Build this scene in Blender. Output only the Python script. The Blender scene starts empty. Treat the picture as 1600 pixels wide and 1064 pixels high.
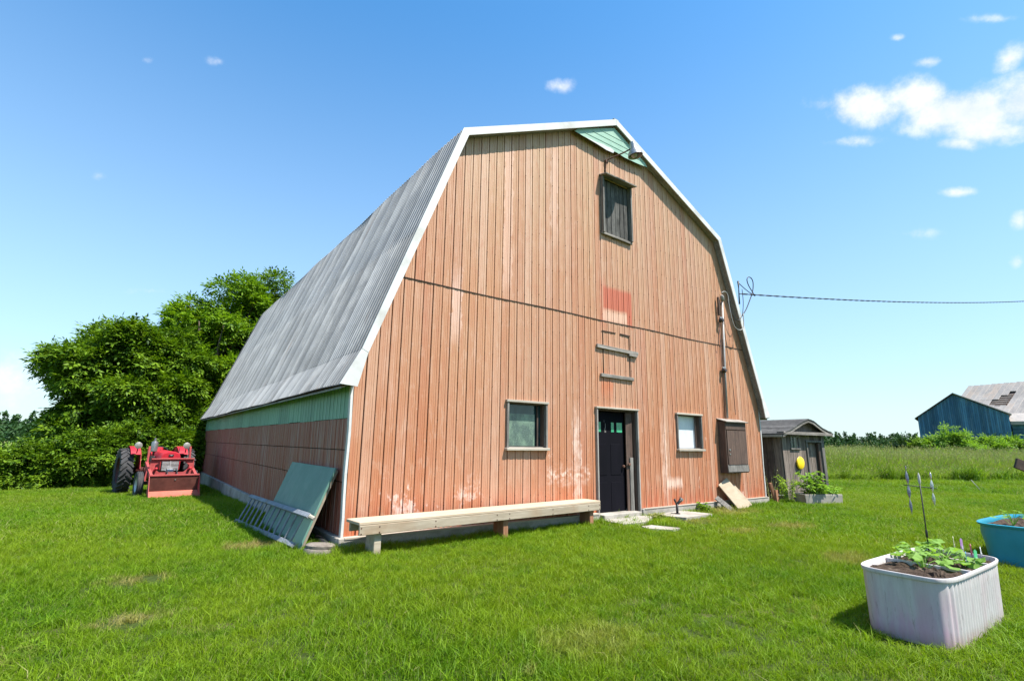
import bpy, bmesh, math, random
import numpy as np
from mathutils import Vector, Matrix
random.seed(7); rng = np.random.default_rng(11)
R = math.radians
scene = bpy.context.scene
COL = scene.collection

# ---------------------------------------------------------------- camera
CAM = Vector((-2.52163148, -7.31627652, 1.46))
cr = Vector((0.80496725, -0.59315318, 0.01403674))
cf = Vector((0.57937046, 0.79092244, 0.19690496))
cu = cr.cross(cf).normalized(); cf = cu.cross(cr).normalized()
cam = bpy.data.cameras.new('camera'); camo = bpy.data.objects.new('camera', cam); COL.objects.link(camo)
M3 = Matrix((cr, cu, -cf)).transposed().to_4x4(); M3.translation = CAM
camo.matrix_world = M3
cam.sensor_width = 36; cam.lens = 36*797.13/1600; cam.clip_start = .05; cam.clip_end = 5000
scene.camera = camo

# ---------------------------------------------------------------- light, sky, exposure
SUNDIR = Vector((.27, -.50, 1.0)).normalized()
SUN_EL = math.asin(SUNDIR.z); SUN_AZ = math.atan2(SUNDIR.x, SUNDIR.y)
sl = bpy.data.lights.new('sun', 'SUN'); sl.energy = 5.0; sl.angle = R(.53); sl.color = (1, .95, .87)
so = bpy.data.objects.new('sun', sl); COL.objects.link(so)
so.rotation_euler = SUNDIR.to_track_quat('Z', 'Y').to_euler()
vs = scene.view_settings
vs.view_transform = 'Standard'; vs.look = 'None'; vs.exposure = 1.1; vs.gamma = 1; vs.use_curve_mapping = False

world = bpy.data.worlds.new('World'); scene.world = world; world.use_nodes = True

class NT:
    """small node-tree writer"""
    def __init__(s, tree): s.t = tree; s.n = tree.nodes; s.l = tree.links
    def add(s, typ, ins=None, **kw):
        n = s.n.new(typ)
        for k, v in kw.items(): setattr(n, k, v)
        for k, v in (ins or {}).items():
            i = n.inputs[k]
            if isinstance(v, bpy.types.NodeSocket): s.l.new(v, i)
            elif isinstance(v, bpy.types.Node): s.l.new(v.outputs[0], i)
            else: i.default_value = v
        return n
    def m(s, op, a, b=0.0, c=0.0, clamp=False):
        n = s.add('ShaderNodeMath', {0: a, 1: b, 2: c}, operation=op); n.use_clamp = clamp; return n.outputs[0]
    def noise(s, vec, scale, detail=4, rough=.55, dist=0.0, col=False):
        n = s.add('ShaderNodeTexNoise', {'Vector': vec, 'Scale': scale, 'Detail': detail, 'Roughness': rough, 'Distortion': dist})
        return n.outputs[1 if col else 0]
    def mapr(s, v, a, b, c=0.0, d=1.0, smooth=False):
        n = s.add('ShaderNodeMapRange', {0: v, 1: a, 2: b, 3: c, 4: d}); n.clamp = True
        if smooth: n.interpolation_type = 'SMOOTHSTEP'
        return n.outputs[0]
    def mix(s, f, a, b, blend='MIX'):
        n = s.n.new('ShaderNodeMix'); n.data_type = 'RGBA'; n.blend_type = blend; n.clamp_factor = True
        for i, v in ((0, f), (6, a), (7, b)):
            if isinstance(v, bpy.types.NodeSocket): s.l.new(v, n.inputs[i])
            elif i == 0: n.inputs[0].default_value = v
            else: n.inputs[i].default_value = (*v[:3], 1)
        return n.outputs[2]
    def scale(s, vec, sc):
        return s.add('ShaderNodeMapping', {'Vector': vec, 'Scale': sc}).outputs[0]

def build_world():
    N = NT(world.node_tree); N.n.clear()
    out = N.add('ShaderNodeOutputWorld'); bg = N.add('ShaderNodeBackground', {'Strength': .09})
    sky = N.add('ShaderNodeTexSky', sky_type='NISHITA'); sky.sun_disc = False
    sky.sun_elevation = SUN_EL; sky.sun_rotation = SUN_AZ
    sky.altitude = 200; sky.air_density = 1.0; sky.dust_density = .55; sky.ozone_density = 2.2
    tc = N.add('ShaderNodeTexCoord').outputs['Generated']
    sat = N.add('ShaderNodeHueSaturation', {'Saturation': 1.24, 'Value': 1.5, 'Color': sky.outputs[0]}).outputs[0]
    sat = N.mix(1.0, sat, (.86, 1.08, 1.02), 'MULTIPLY')
    sep = N.add('ShaderNodeSeparateXYZ', {0: tc}).outputs
    dens = None
    wob = N.noise(tc, 16, 8, .62)
    wob2 = N.noise(tc, 5, 3, .5)
    def blob(d, a, b, amp=1.0, tilt=0.0, ax=None):
        nonlocal dens
        d = Vector(d).normalized(); rt = d.cross(Vector((0, 0, 1))).normalized(); up = rt.cross(d)
        rt, up = (rt*math.cos(tilt)+up*math.sin(tilt)), (up*math.cos(tilt)-rt*math.sin(tilt))
        if ax: rt, up = ax
        def dot(v): return N.add('ShaderNodeVectorMath', {0: tc, 1: v}, operation='DOT_PRODUCT').outputs['Value']
        u = N.m('DIVIDE', dot(rt), a); v = N.m('DIVIDE', dot(up), b)
        e = N.m('SQRT', N.m('ADD', N.m('MULTIPLY', u, u), N.m('MULTIPLY', v, v)))
        front = N.m('GREATER_THAN', dot(d), 0.0)
        k = N.m('MULTIPLY', N.m('MULTIPLY', N.mapr(e, 1.25, .15, 0, 1), front), amp)
        dens = k if dens is None else N.m('MAXIMUM', dens, k)
    def px(x, y):
        return (cf+cr*((x-800)/797.13) - cu*((y-532)/797.13)).normalized()
    def pb(x, y, a, b, amp):
        """cloud bank seen in the photograph about (x, y), given as the direction it lies in"""
        d = px(x, y); ex = px(x+1, y)-d; ey = px(x, y-1)-d; la = ex.length; ex.normalize(); ey = ey-ex*ey.dot(ex); lb = ey.length; ey.normalize()
        blob(d, a*la, b*lb, amp, 0.0, (ex, ey))
    pb(1505, 175, 150, 50, 1.0); pb(1345, 170, 100, 40, .92); pb(1595, 160, 66, 62, .95); pb(1430, 152, 100, 38, .8); pb(1285, 165, 50, 24, .72); pb(1540, 205, 90, 30, .9); pb(1580, 90, 34, 34, .62); pb(1330, 222, 60, 15, .55); pb(1500, 225, 60, 18, .7)
    pb(880, 136, 34, 17, .66); pb(1450, 97, 30, 13, .72); pb(1402, 60, 18, 9, .55); pb(1495, 301, 36, 11, .68); pb(1592, 345, 20, 22, .62); pb(1590, 410, 20, 16, .6)
    pb(1420, 365, 60, 14, .38); pb(230, 95, 20, 12, .5); pb(340, 97, 22, 12, .46); pb(150, 275, 24, 14, .42); pb(0, 600, 90, 60, .85); pb(20, 560, 60, 34, .6); pb(230, 455, 60, 12, .40); pb(1545, 30, 60, 10, .38)
    for az, el, a, b, am in ((110, 40, .3, .12, .8), (128, 18, .3, .1, .8), (165, 35, .22, .1, .7), (205, 22, .3, .1, .8), (250, 40, .25, .14, .8), (290, 15, .35, .08, .8), (335, 50, .2, .1, .7)):
        blob((math.sin(R(az))*math.cos(R(el)), math.cos(R(az))*math.cos(R(el)), math.sin(R(el))), a, b, am)
    t = N.m('ADD', N.m('MULTIPLY', dens, 1.35), N.m('MULTIPLY', N.m('SUBTRACT', wob, .5), 2.0))
    t = N.m('ADD', t, N.m('MULTIPLY', N.m('SUBTRACT', wob2, .5), .5))
    t = N.m('MULTIPLY', N.mapr(t, .34, 1.25, 0, .92, True), N.mapr(dens, .02, .3, 0, 1))
    cloudcol = N.mix(N.mapr(wob, .35, .65), (4.6, 5.0, 5.7), (6.2, 6.25, 6.4))
    # pale air low over the horizon
    hz = N.mapr(sep[2], .70, 0, 0, 1)
    sat = N.mix(N.m('MULTIPLY', N.m('POWER', hz, 1.25), .80), sat, (3.55, 4.15, 4.85))
    c = N.mix(t, sat, cloudcol)
    N.l.new(c, bg.inputs[0]); N.l.new(bg.outputs[0], out.inputs[0])
build_world()

# ---------------------------------------------------------------- helpers
def gz(x, y):
    s = min(max((y-2)/16.0, 0), 1)*.34
    w = min(max((13-x)/3.0, 0), 1)
    return -s*w
def gz_np(x, y):
    return -np.clip((y-2)/16.0, 0, 1)*.34*np.clip((13-x)/3.0, 0, 1)

class MB:
    def __init__(s): s.v = []; s.f = []
    def add(s, vs, fs):
        o = len(s.v); s.v += [tuple(v) for v in vs]; s.f += [tuple(i+o for i in f) for f in fs]; return s
    def box(s, c, d, rot=None, bev=0.0, top=(1, 1)):
        """bevelled box, centre c, full size d, optional Matrix rot; top scales the upper face"""
        c = Vector(c); hx, hy, hz = d[0]/2, d[1]/2, d[2]/2
        if bev <= 0:
            P = [Vector((sx*hx*(top[0] if sz > 0 else 1), sy*hy*(top[1] if sz > 0 else 1), sz*hz)) for sz in (-1, 1) for sy in (-1, 1) for sx in (-1, 1)]
            F = [(0, 2, 3, 1), (4, 5, 7, 6), (0, 1, 5, 4), (2, 6, 7, 3), (0, 4, 6, 2), (1, 3, 7, 5)]
        else:
            bm = bmesh.new(); bmesh.ops.create_cube(bm, size=1)
            for v in bm.verts:
                z = v.co.z
                v.co = Vector((v.co.x*d[0]*(top[0] if z > 0 else 1), v.co.y*d[1]*(top[1] if z > 0 else 1), z*d[2]))
            bmesh.ops.bevel(bm, geom=bm.edges[:], offset=bev, segments=1, affect='EDGES')
            P = [v.co.copy() for v in bm.verts]; F = [[v.index for v in f.verts] for f in bm.faces]; bm.free()
        if rot is not None: P = [rot @ p for p in P]
        return s.add([p+c for p in P], F)
    def beam(s, a, b, w, h, up=(0, 0, 1), bev=0.0):
        a = Vector(a); b = Vector(b); z = (b-a); L = z.length; z.normalize()
        x = Vector(up).cross(z)
        if x.length < 1e-4: x = Vector((1, 0, 0)).cross(z)
        x.normalize(); y = z.cross(x)
        return s.box((a+b)/2, (w, h, L), Matrix((x, y, z)).transposed(), bev)
    def tube(s, pts, rad, n=8, caps=True):
        pts = [Vector(p) for p in pts]
        if not hasattr(rad, '__len__'): rad = [rad]*len(pts)
        V = []; F = []; ref = None
        for i, p in enumerate(pts):
            t = (pts[min(i+1, len(pts)-1)]-pts[max(i-1, 0)]).normalized()
            if ref is None: ref = t.orthogonal().normalized()
            ref = (ref-t*ref.dot(t)).normalized(); b = t.cross(ref)
            for k in range(n):
                a = 2*math.pi*k/n; V.append(p+(ref*math.cos(a)+b*math.sin(a))*rad[i])
        for i in range(len(pts)-1):
            for k in range(n): F.append((i*n+k, i*n+(k+1) % n, (i+1)*n+(k+1) % n, (i+1)*n+k))
        if caps: F.append(tuple(range(n-1, -1, -1))); F.append(tuple((len(pts)-1)*n+k for k in range(n)))
        return s.add(V, F)
    def lathe(s, c, axis, prof, n=24):
        """prof: (radius, height along axis)"""
        c = Vector(c); a = Vector(axis).normalized(); x = a.orthogonal().normalized(); y = a.cross(x)
        V = []; F = []
        for r, h in prof:
            for k in range(n):
                t = 2*math.pi*k/n; V.append(c+a*h+(x*math.cos(t)+y*math.sin(t))*r)
        for i in range(len(prof)-1):
            for k in range(n): F.append((i*n+k, i*n+(k+1) % n, (i+1)*n+(k+1) % n, (i+1)*n+k))
        return s.add(V, F)
    def prism(s, poly, vec):
        """poly: 3D points, extruded along vec"""
        n = len(poly); P = [Vector(p) for p in poly]; Q = [p+Vector(vec) for p in P]
        F = [tuple(range(n-1, -1, -1)), tuple(range(n, 2*n))]+[(i, (i+1) % n, n+(i+1) % n, n+i) for i in range(n)]
        return s.add(P+Q, F)
    def mesh(s, name, smooth=False):
        me = bpy.data.meshes.new(name); me.from_pydata(s.v, [], s.f); me.validate(); 
        bm = bmesh.new(); bm.from_mesh(me); bmesh.ops.recalc_face_normals(bm, faces=bm.faces[:]); bm.to_mesh(me); bm.free()
        if smooth:
            me.shade_smooth()
        me.update(); return me
    def build(s, name, mat, parent=None, smooth=False, auto=None, **props):
        me = s.mesh(name, smooth or auto is not None); me.materials.append(mat)
        if auto is not None: me.set_sharp_from_angle(angle=R(auto))
        return link(name, me, parent, **props)

def link(name, me, parent=None, **props):
    o = bpy.data.objects.new(name, me); COL.objects.link(o)
    if parent is not None: o.parent = parent
    for k, v in props.items(): o[k] = v
    return o
def thing(name, label, cat, loc=(0, 0, 0), rz=0.0, group=None):
    o = bpy.data.objects.new(name, None); COL.objects.link(o); o.location = loc; o.rotation_euler = (0, 0, rz)
    o.empty_display_size = .2; o['label'] = label; o['category'] = cat
    if group: o['group'] = group
    return o
def tag(o, label, cat, group=None):
    o['label'] = label; o['category'] = cat
    if group: o['group'] = group
    return o
def copy_tree(o, parent=None):
    c = o.copy(); COL.objects.link(c); c.parent = parent
    for ch in list(o.children): copy_tree(ch, c)
    return c
def fast_mesh(name, V, F, mat, smooth=False):
    """V (n,3) array, F (m,4 or 3) array"""
    me = bpy.data.meshes.new(name); k = F.shape[1]
    me.vertices.add(len(V)); me.vertices.foreach_set('co', np.ascontiguousarray(V, dtype=np.float32).ravel())
    me.loops.add(F.size); me.loops.foreach_set('vertex_index', np.ascontiguousarray(F, dtype=np.int32).ravel())
    me.polygons.add(len(F)); me.polygons.foreach_set('loop_start', np.arange(0, F.size, k, dtype=np.int32))
    if smooth: me.polygons.foreach_set('use_smooth', np.ones(len(F), dtype=bool))
    me.update(calc_edges=True); me.materials.append(mat); return me

# ---------------------------------------------------------------- materials
def newmat(name):
    m = bpy.data.materials.new(name); m.use_nodes = True; N = NT(m.node_tree); N.n.clear()
    out = N.add('ShaderNodeOutputMaterial'); b = N.add('ShaderNodeBsdfPrincipled'); N.l.new(b.outputs[0], out.inputs[0])
    return m, N, b, out
def setc(N, b, col=None, rough=None, metal=None, spec=None):
    for k, v in (('Base Color', col), ('Roughness', rough), ('Metallic', metal), ('Specular IOR Level', spec)):
        if v is None: continue
        if isinstance(v, bpy.types.NodeSocket): N.l.new(v, b.inputs[k])
        elif k == 'Base Color': b.inputs[k].default_value = (*v[:3], 1)
        else: b.inputs[k].default_value = v
def bump(N, b, h, strength=.3, dist=.01):
    n = N.add('ShaderNodeBump', {'Height': h, 'Strength': strength, 'Distance': dist}); N.l.new(n.outputs[0], b.inputs['Normal'])

def wornmat(name, c1, c2, scale=3.0, rough=.7, metal=0.0, stretch=(1, 1, 1), rnd=.12, dirt=None, bs=.2, bd=.004, spec=.3, detail=6):
    """two-tone worn surface; stretch sets the grain direction, rnd the piece-to-piece change"""
    m, N, b, o = newmat(name)
    tc = N.add('ShaderNodeTexCoord').outputs['Object']; oi = N.add('ShaderNodeObjectInfo').outputs['Random']
    off = N.add('ShaderNodeVectorMath', {0: tc, 1: N.add('ShaderNodeCombineXYZ', {0: N.m('MULTIPLY', oi, 37.0), 1: N.m('MULTIPLY', oi, 11.0), 2: 0.0}).outputs[0]}, operation='ADD').outputs[0]
    v = N.scale(off, stretch)
    n1 = N.noise(v, scale, detail, .6); n2 = N.noise(v, scale*6, 4, .6)
    f = N.m('ADD', N.m('MULTIPLY', n1, .65), N.m('MULTIPLY', n2, .35))
    c = N.mix(N.mapr(f, .36, .64), c1, c2)
    c = N.mix(1.0, c, N.add('ShaderNodeCombineColor', {i: N.mapr(oi, 0, 1, 1-rnd, 1+rnd) for i in range(3)}).outputs[0], 'MULTIPLY')
    if dirt: c = N.mix(N.mapr(N.noise(off, scale*.7, 5, .6), .52, .72, 0, .8), c, dirt)
    setc(N, b, c, N.mapr(n2, .3, .7, rough-.1, min(1, rough+.1)), metal, spec); bump(N, b, N.m('ADD', n1, N.m('MULTIPLY', n2, .7)), bs, bd)
    return m

def siding_mat(name, shade_side=False):
    m, N, b, o = newmat(name)
    pos = N.add('ShaderNodeNewGeometry').outputs['Position']; oi = N.add('ShaderNodeObjectInfo').outputs['Random']
    x, y, z = N.add('ShaderNodeSeparateXYZ', {0: pos}).outputs
    base = N.mix(N.mapr(z, .3, 3.6, 0, 1, True), (.41, .140, .055), (.43, .212, .105))
    base = N.mix(N.mapr(z, 3.4, 7.5, 0, 1, True), base, (.445, .29, .17))
    big = N.noise(N.scale(pos, (1, 1, .35)), .55, 4, .6)
    base = N.mix(N.mapr(big, .38, .68, 0, .6), base, (.45, .295, .205))
    # single boards differ in how far they have faded
    base = N.mix(N.mapr(oi, 0, 1, 0, .4), base, (.38, .165, .085))
    base = N.mix(N.mapr(N.noise(N.add('ShaderNodeCombineXYZ', {0: N.m('MULTIPLY', oi, 91.0), 1: 0.0, 2: N.m('MULTIPLY', z, .5)}).outputs[0], 1.0, 2, .5), .55, .75, 0, .5), base, (.50, .31, .23))
    o3 = N.m('FRACT', N.m('MULTIPLY', oi, 13.7))
    base = N.mix(N.mapr(o3, .80, 1.0, 0, .5), base, (.54, .37, .27))
    base = N.mix(N.mapr(o3, .16, 0.0, 0, .45), base, (.37, .125, .06))
    mott = N.noise(N.scale(pos, (4, 4, 1.1)), 3.0, 7, .7)
    base = N.mix(N.mapr(mott, .54, .62, 0, .28), base, (.56, .38, .28))
    base = N.mix(N.mapr(mott, .46, .38, 0, .3), base, (.36, .13, .065))
    # vertical chalk streaks and scuffs
    st = N.noise(N.scale(pos, (9, 9, .28)), 1.6, 5, .65)
    base = N.mix(N.mapr(st, .58, .82, 0, .38), base, (.70, .52, .42))
    st2 = N.noise(N.scale(pos, (26, 26, .35)), 1.5, 4, .6)
    base = N.mix(N.mapr(st2, .35, .65, 0, .22), base, (.36, .12, .07))
    patch = N.noise(N.scale(pos, (1.5, 1.5, .9)), 1.5, 8, .72)
    low = N.mapr(z, 2.6, .7, 0, 1)
    base = N.mix(N.m('MULTIPLY', N.mapr(patch, .63, .67, 0, .7), low), base, (.74, .58, .48))
    # rusty weathered foot
    ft = N.m('MULTIPLY', N.mapr(z, .75, .17, 0, 1), N.mapr(N.noise(N.scale(pos, (5, 5, 1.2)), 2, 4, .6), .35, .6))
    base = N.mix(N.m('MULTIPLY', ft, .65), base, (.42, .075, .025))
    def near(c, h):
        return c
    def rect(x0, x1, z0, z1, soft=.06, wob=.18):
        w = N.m('MULTIPLY', N.m('SUBTRACT', N.noise(pos, 3.5, 4, .6), .5), wob)
        xx = N.m('ADD', x, N.m('MULTIPLY', w, .35)); zz = N.m('ADD', z, w)
        a = N.m('MULTIPLY', N.mapr(xx, x0-.01, x0+.01), N.mapr(xx, x1+.01, x1-.01))
        return N.m('MULTIPLY', a, N.m('MULTIPLY', N.mapr(zz, z0-soft, z0+soft), N.mapr(zz, z1+soft, z1-soft)))
    if not shade_side:
        # red paint kept where a second hatch once shielded it
        r1 = N.m('MAXIMUM', rect(5.22, 6.12, 4.28, 4.78, .05, .05), rect(5.95, 6.12, 4.0, 4.4, .08, .1))
        base = N.mix(N.m('MULTIPLY', r1, .85), base, (.43, .10, .052))
        base = N.mix(N.m('MULTIPLY', rect(5.12, 5.3, 3.9, 4.9, .15, .2), .4), base, (.46, .13, .07))
        base = N.mix(N.m('MULTIPLY', rect(5.2, 5.95, 4.02, 4.26, .06, .1), .7), base, (.66, .42, .31))
        base = N.mix(N.m('MULTIPLY', rect(5.1, 5.45, 2.4, 2.85, .2, .3), .6), base, (.47, .13, .05))
        # whitish board and rubbed spots left of the door
        base = N.mix(N.m('MULTIPLY', rect(4.30, 4.50, .3, 2.1, .3, .8), N.mapr(patch, .46, .60, .15, .55)), base, (.80, .66, .57))
        base = N.mix(N.m('MULTIPLY', rect(3.65, 4.75, .78, 1.02, .1, .3), N.mapr(N.noise(pos, 9, 6, .7), .46, .60, 0, .55)), base, (.84, .68, .58))
        base = N.mix(N.m('MULTIPLY', rect(6.95, 7.12, .3, 2.0, .3, .5), N.mapr(patch, .35, .6, .1, .6)), base, (.76, .58, .48))
        base = N.mix(N.m('MULTIPLY', rect(7.1, 7.65, .55, .75, .06, .2), .55), base, (.78, .62, .52))
        base = N.mix(N.m('MULTIPLY', rect(.5, 1.25, .3, 1.1, .2, .8), N.mapr(patch, .52, .57, 0, .55)), base, (.78, .62, .54))
        base = N.mix(N.m('MULTIPLY', rect(1.7, 2.3, .3, .8, .2, .8), N.mapr(patch, .52, .57, 0, .5)), base, (.78, .62, .54))
        base = N.mix(N.m('MULTIPLY', rect(2.6, 2.8, 4.2, 7.3, .3, .8), .4), base, (.68, .45, .35))
        base = N.mix(N.m('MULTIPLY', rect(1.55, 1.75, 3.2, 4.3, .3, .8), .45), base, (.70, .50, .42))
        base = N.mix(N.m('MULTIPLY', rect(3.75, 3.95, 5.5, 7.6, .3, .8), .35), base, (.70, .48, .38))
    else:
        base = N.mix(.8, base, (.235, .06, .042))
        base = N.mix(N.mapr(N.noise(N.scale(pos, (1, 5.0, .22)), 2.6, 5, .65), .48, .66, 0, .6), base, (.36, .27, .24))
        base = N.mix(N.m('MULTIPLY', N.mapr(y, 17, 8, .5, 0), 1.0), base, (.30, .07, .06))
    setc(N, b, base, N.mapr(patch, .3, .7, .42, .65), 0.0, .4)
    bump(N, b, N.m('ADD', patch, N.noise(pos, 30, 3, .6)), .12, .004)
    return m

OV = .18
def roof_mat():
    m, N, b, o = newmat('galvanised_roof')
    pos = N.add('ShaderNodeNewGeometry').outputs['Position']; oi = N.add('ShaderNodeObjectInfo').outputs['Random']
    x, y, z = N.add('ShaderNodeSeparateXYZ', {0: pos}).outputs
    st = N.noise(N.scale(pos, (.5, 14, .18)), 1.0, 5, .65); sp = N.noise(pos, 1.1, 6, .6); fine = N.noise(N.scale(pos, (6, 20, 2)), 2, 4, .7)
    c = N.mix(N.mapr(st, .35, .68), (.13, .128, .126), (.25, .248, .243))
    c = N.mix(N.mapr(N.noise(N.scale(pos, (.6, 1, .6)), .9, 8, .68), .45, .58, 0, .65), c, (.13, .125, .12))
    c = N.mix(N.mapr(sp, .5, .66, 0, .4), c, (.50, .50, .50))
    c = N.mix(N.m('MULTIPLY', N.mapr(z, 5.4, 6.9), N.mapr(st, .4, .6, .2, .7)), c, (.13, .12, .115))
    c = N.mix(N.mapr(oi, 0, 1, 0, .3), c, (.52, .52, .53))
    c = N.mix(N.mapr(fine, .5, .8, 0, .3), c, (.40, .40, .40))
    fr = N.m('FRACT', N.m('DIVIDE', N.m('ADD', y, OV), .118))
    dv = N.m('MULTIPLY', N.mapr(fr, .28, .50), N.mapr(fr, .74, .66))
    c = N.mix(N.m('MULTIPLY', dv, N.mapr(fine, .3, .6, .7, .95)), c, (.075, .075, .078))  # rib valleys darkened in colour to imitate shade
    c = N.mix(N.m('MULTIPLY', N.m('MULTIPLY', N.mapr(fr, .74, .80), N.mapr(fr, .96, .90)), N.mapr(sp, .35, .6, .35, .75)), c, (.44, .44, .44))  # rib crests lightened in colour, as if catching the sun
    rust = N.m('MULTIPLY', N.mapr(N.noise(N.scale(pos, (.6, 9, .3)), 1.3, 5, .6), .62, .74), N.mapr(sp, .38, .58))
    c = N.mix(N.m('MULTIPLY', rust, .6), c, (.20, .115, .075))
    setc(N, b, c, N.mapr(sp, .3, .7, .40, .6), .22, .4); bump(N, b, fine, .1, .003)
    return m

M = {}
M['siding'] = siding_mat('faded_red_siding'); M['siding_shade'] = siding_mat('dull_red_side_siding', True)
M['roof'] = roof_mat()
M['white'] = wornmat('white_metal_trim', (.56, .555, .54), (.48, .475, .46), 2.5, .5, 0, (1, 1, 1), .06, (.36, .34, .31), .08, .003, .4)
M['green'] = wornmat('green_siding', (.15, .30, .21), (.22, .38, .28), 1.2, .5, 0, (2, 6, .5), .12, (.11, .22, .17), .1, .003, .4)
M['palegreen'] = wornmat('pale_green_sheet', (.22, .36, .28), (.29, .43, .34), 1.5, .5, 0, (1, 1, 4), .08, (.22, .36, .27), .1, .003, .4)
M['core'] = wornmat('dark_wall_backing', (.022, .014, .012), (.035, .02, .016), 3, .9)
M['greywood'] = wornmat('weathered_grey_wood', (.06, .055, .05), (.24, .225, .205), 2.0, .85, 0, (14, 14, .8), .22, (.055, .05, .047), .6, .01, .2)
M['greywoodh'] = wornmat('weathered_grey_wood_lying', (.13, .115, .10), (.33, .30, .27), 2.0, .85, 0, (.8, 14, 14), .15, (.09, .08, .07), .5, .01, .2)
M['darkwood'] = wornmat('dark_brown_wood', (.055, .035, .028), (.135, .088, .068), 2.0, .8, 0, (14, 14, .9), .15, (.035, .027, .024), .5, .01, .25)
M['shedwood'] = wornmat('shed_board_wood', (.08, .062, .052), (.24, .195, .165), 1.6, .9, 0, (12, 12, .7), .3, (.05, .042, .04), .6, .01, .15)
M['benchtop'] = wornmat('bench_top_wood', (.35, .27, .19), (.46, .37, .275), 1.6, .8, 0, (.5, 10, 10), .1, (.45, .36, .28), .3, .006, .2)
M['benchside'] = wornmat('bench_front_wood', (.26, .21, .15), (.40, .34, .26), 1.8, .8, 0, (.6, 10, 6), .1, (.26, .17, .10), .35, .006, .2)
M['legwood'] = wornmat('red_brown_post_wood', (.20, .085, .045), (.32, .17, .10), 2, .8, 0, (10, 10, .8), .15, (.2, .14, .1), .4, .006, .2)
M['hatchwood'] = wornmat('dark_grey_hatch_planks', (.028, .027, .026), (.15, .145, .135), 2.4, .9, 0, (16, 16, .9), .25, (.02, .02, .019), .6, .01, .1)
M['doorframe'] = wornmat('pale_grey_door_frame', (.20, .18, .165), (.36, .33, .30), 2.2, .85, 0, (12, 12, .9), .08, (.12, .10, .09), .4, .006, .2)
M['ply'] = wornmat('bleached_plywood', (.29, .23, .16), (.38, .31, .225), 2.2, .8, 0, (2, 2, 5), .1, (.40, .31, .22), .2, .004, .2)
M['concrete'] = wornmat('old_concrete', (.24, .22, .19), (.37, .34, .30), 3.0, .9, 0, (1, 1, 1), .08, (.20, .18, .15), .5, .01, .2)
M['palewood'] = wornmat('pale_sill_plank', (.30, .26, .21), (.42, .38, .32), 2.4, .85, 0, (1, 8, 8), .1, (.36, .31, .26), .3, .006, .2)
M['galv'] = wornmat('grey_galvanised_steel', (.26, .26, .26), (.38, .38, .375), 6, .42, .8, (1, 1, 1), .05, (.3, .26, .22), .1, .003, .5)
M['conduit'] = wornmat('dull_steel_conduit', (.22, .21, .20), (.33, .32, .31), 6, .6, .2, (1, 1, 1), .05, (.24, .16, .12), .1, .003, .5)
M['rustpipe'] = wornmat('rusty_pipe', (.10, .045, .03), (.19, .10, .07), 8, .75, .2, (1, 1, 1), .1, (.06, .04, .03), .3, .003, .3)
M['black'] = wornmat('black_metal', (.012, .012, .013), (.03, .03, .032), 6, .45, 0, (1, 1, 1), .05, None, .1, .003, .4)
M['doordark'] = wornmat('dark_blue_black_door', (.003, .003, .005), (.006, .0055, .009), 2, .8, 0, (1, 1, .3), .05, None, .1, .003, .08)
M['ceramic'] = wornmat('dark_insulator', (.03, .018, .014), (.05, .03, .025), 6, .25, 0, (1, 1, 1), .05, None, .05, .002, .5)
M['cable'] = wornmat('black_cable', (.015, .016, .02), (.05, .052, .06), 8, .5, 0, (1, 1, 1), .05)
M['whitecable'] = wornmat('grey_white_cable', (.24, .24, .23), (.34, .34, .33), 8, .5, 0, (1, 1, 1), .05)
M['nail'] = wornmat('rusty_nail_heads', (.06, .03, .02), (.12, .06, .04), 6, .7, .3)
M['soil'] = wornmat('dark_soil', (.035, .024, .017), (.085, .06, .045), 14, .95, 0, (1, 1, 1), .1, (.15, .115, .09), .9, .02, .1)
M['yellow'] = wornmat('yellow_plastic', (.78, .52, .01), (.85, .60, .02), 3, .4, 0, (1, 1, 1), .02, None, .05, .002, .5)
M['shingle'] = wornmat('grey_asphalt_shingle', (.045, .043, .042), (.10, .096, .092), 6, .95, 0, (1, 1, 1), .3, (.05, .05, .048), .5, .01, .2)
M['boardgreen'] = wornmat('green_painted_board', (.075, .165, .13), (.12, .225, .18), 1.6, .5, 0, (1, 1.5, 1), .05, (.17, .24, .21), .15, .004, .4)
M['boardedge'] = wornmat('board_edge_wood', (.18, .15, .11), (.30, .25, .19), 3, .8)
M['ladder'] = wornmat('weathered_ladder_paint', (.12, .135, .16), (.24, .26, .29), 3, .7, 0, (3, 3, 3), .12, (.20, .15, .11), .3, .004, .3)
M['bark'] = wornmat('grey_brown_bark', (.07, .055, .042), (.15, .12, .095), 5, .95, 0, (3, 3, .6), .1, None, .9, .03, .1)
M['planterstone'] = wornmat('grey_planter', (.26, .235, .20), (.36, .33, .29), 3, .9, 0, (1, 1, 1), .05, (.18, .16, .13), .4, .008, .2)
M['tractorred'] = wornmat('tractor_red_paint', (.34, .010, .022), (.42, .022, .032), 3, .5, 0, (1, 1, 1), .06, (.36, .03, .03), .1, .003, .3)
M['loaderred'] = wornmat('faded_loader_paint', (.30, .035, .04), (.38, .075, .07), 3, .6, 0, (1, 1, 1), .06, (.25, .09, .07), .2, .003, .35)
M['bucketdark'] = wornmat('shaded_rusty_bucket_inside', (.05, .014, .010), (.09, .026, .018), 2.5, .65, .1, (1, 1, 1), .05, (.12, .05, .035), .2, .004, .35)  # darkened for the shade inside the bucket; engine, axles and rear rims share it
M['bucketlip'] = wornmat('sunlit_bucket_floor', (.34, .085, .058), (.42, .125, .09), 3, .65, 0, (1, 1, 1), .05, (.42, .12, .08), .2, .004, .35)  # lighter red imitates sun falling on the bucket floor
M['rubber'] = wornmat('dusty_tyre_rubber', (.022, .022, .024), (.05, .05, .053), 5, .8, 0, (1, 1, 1), .05, (.085, .08, .075), .3, .004, .3)
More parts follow.
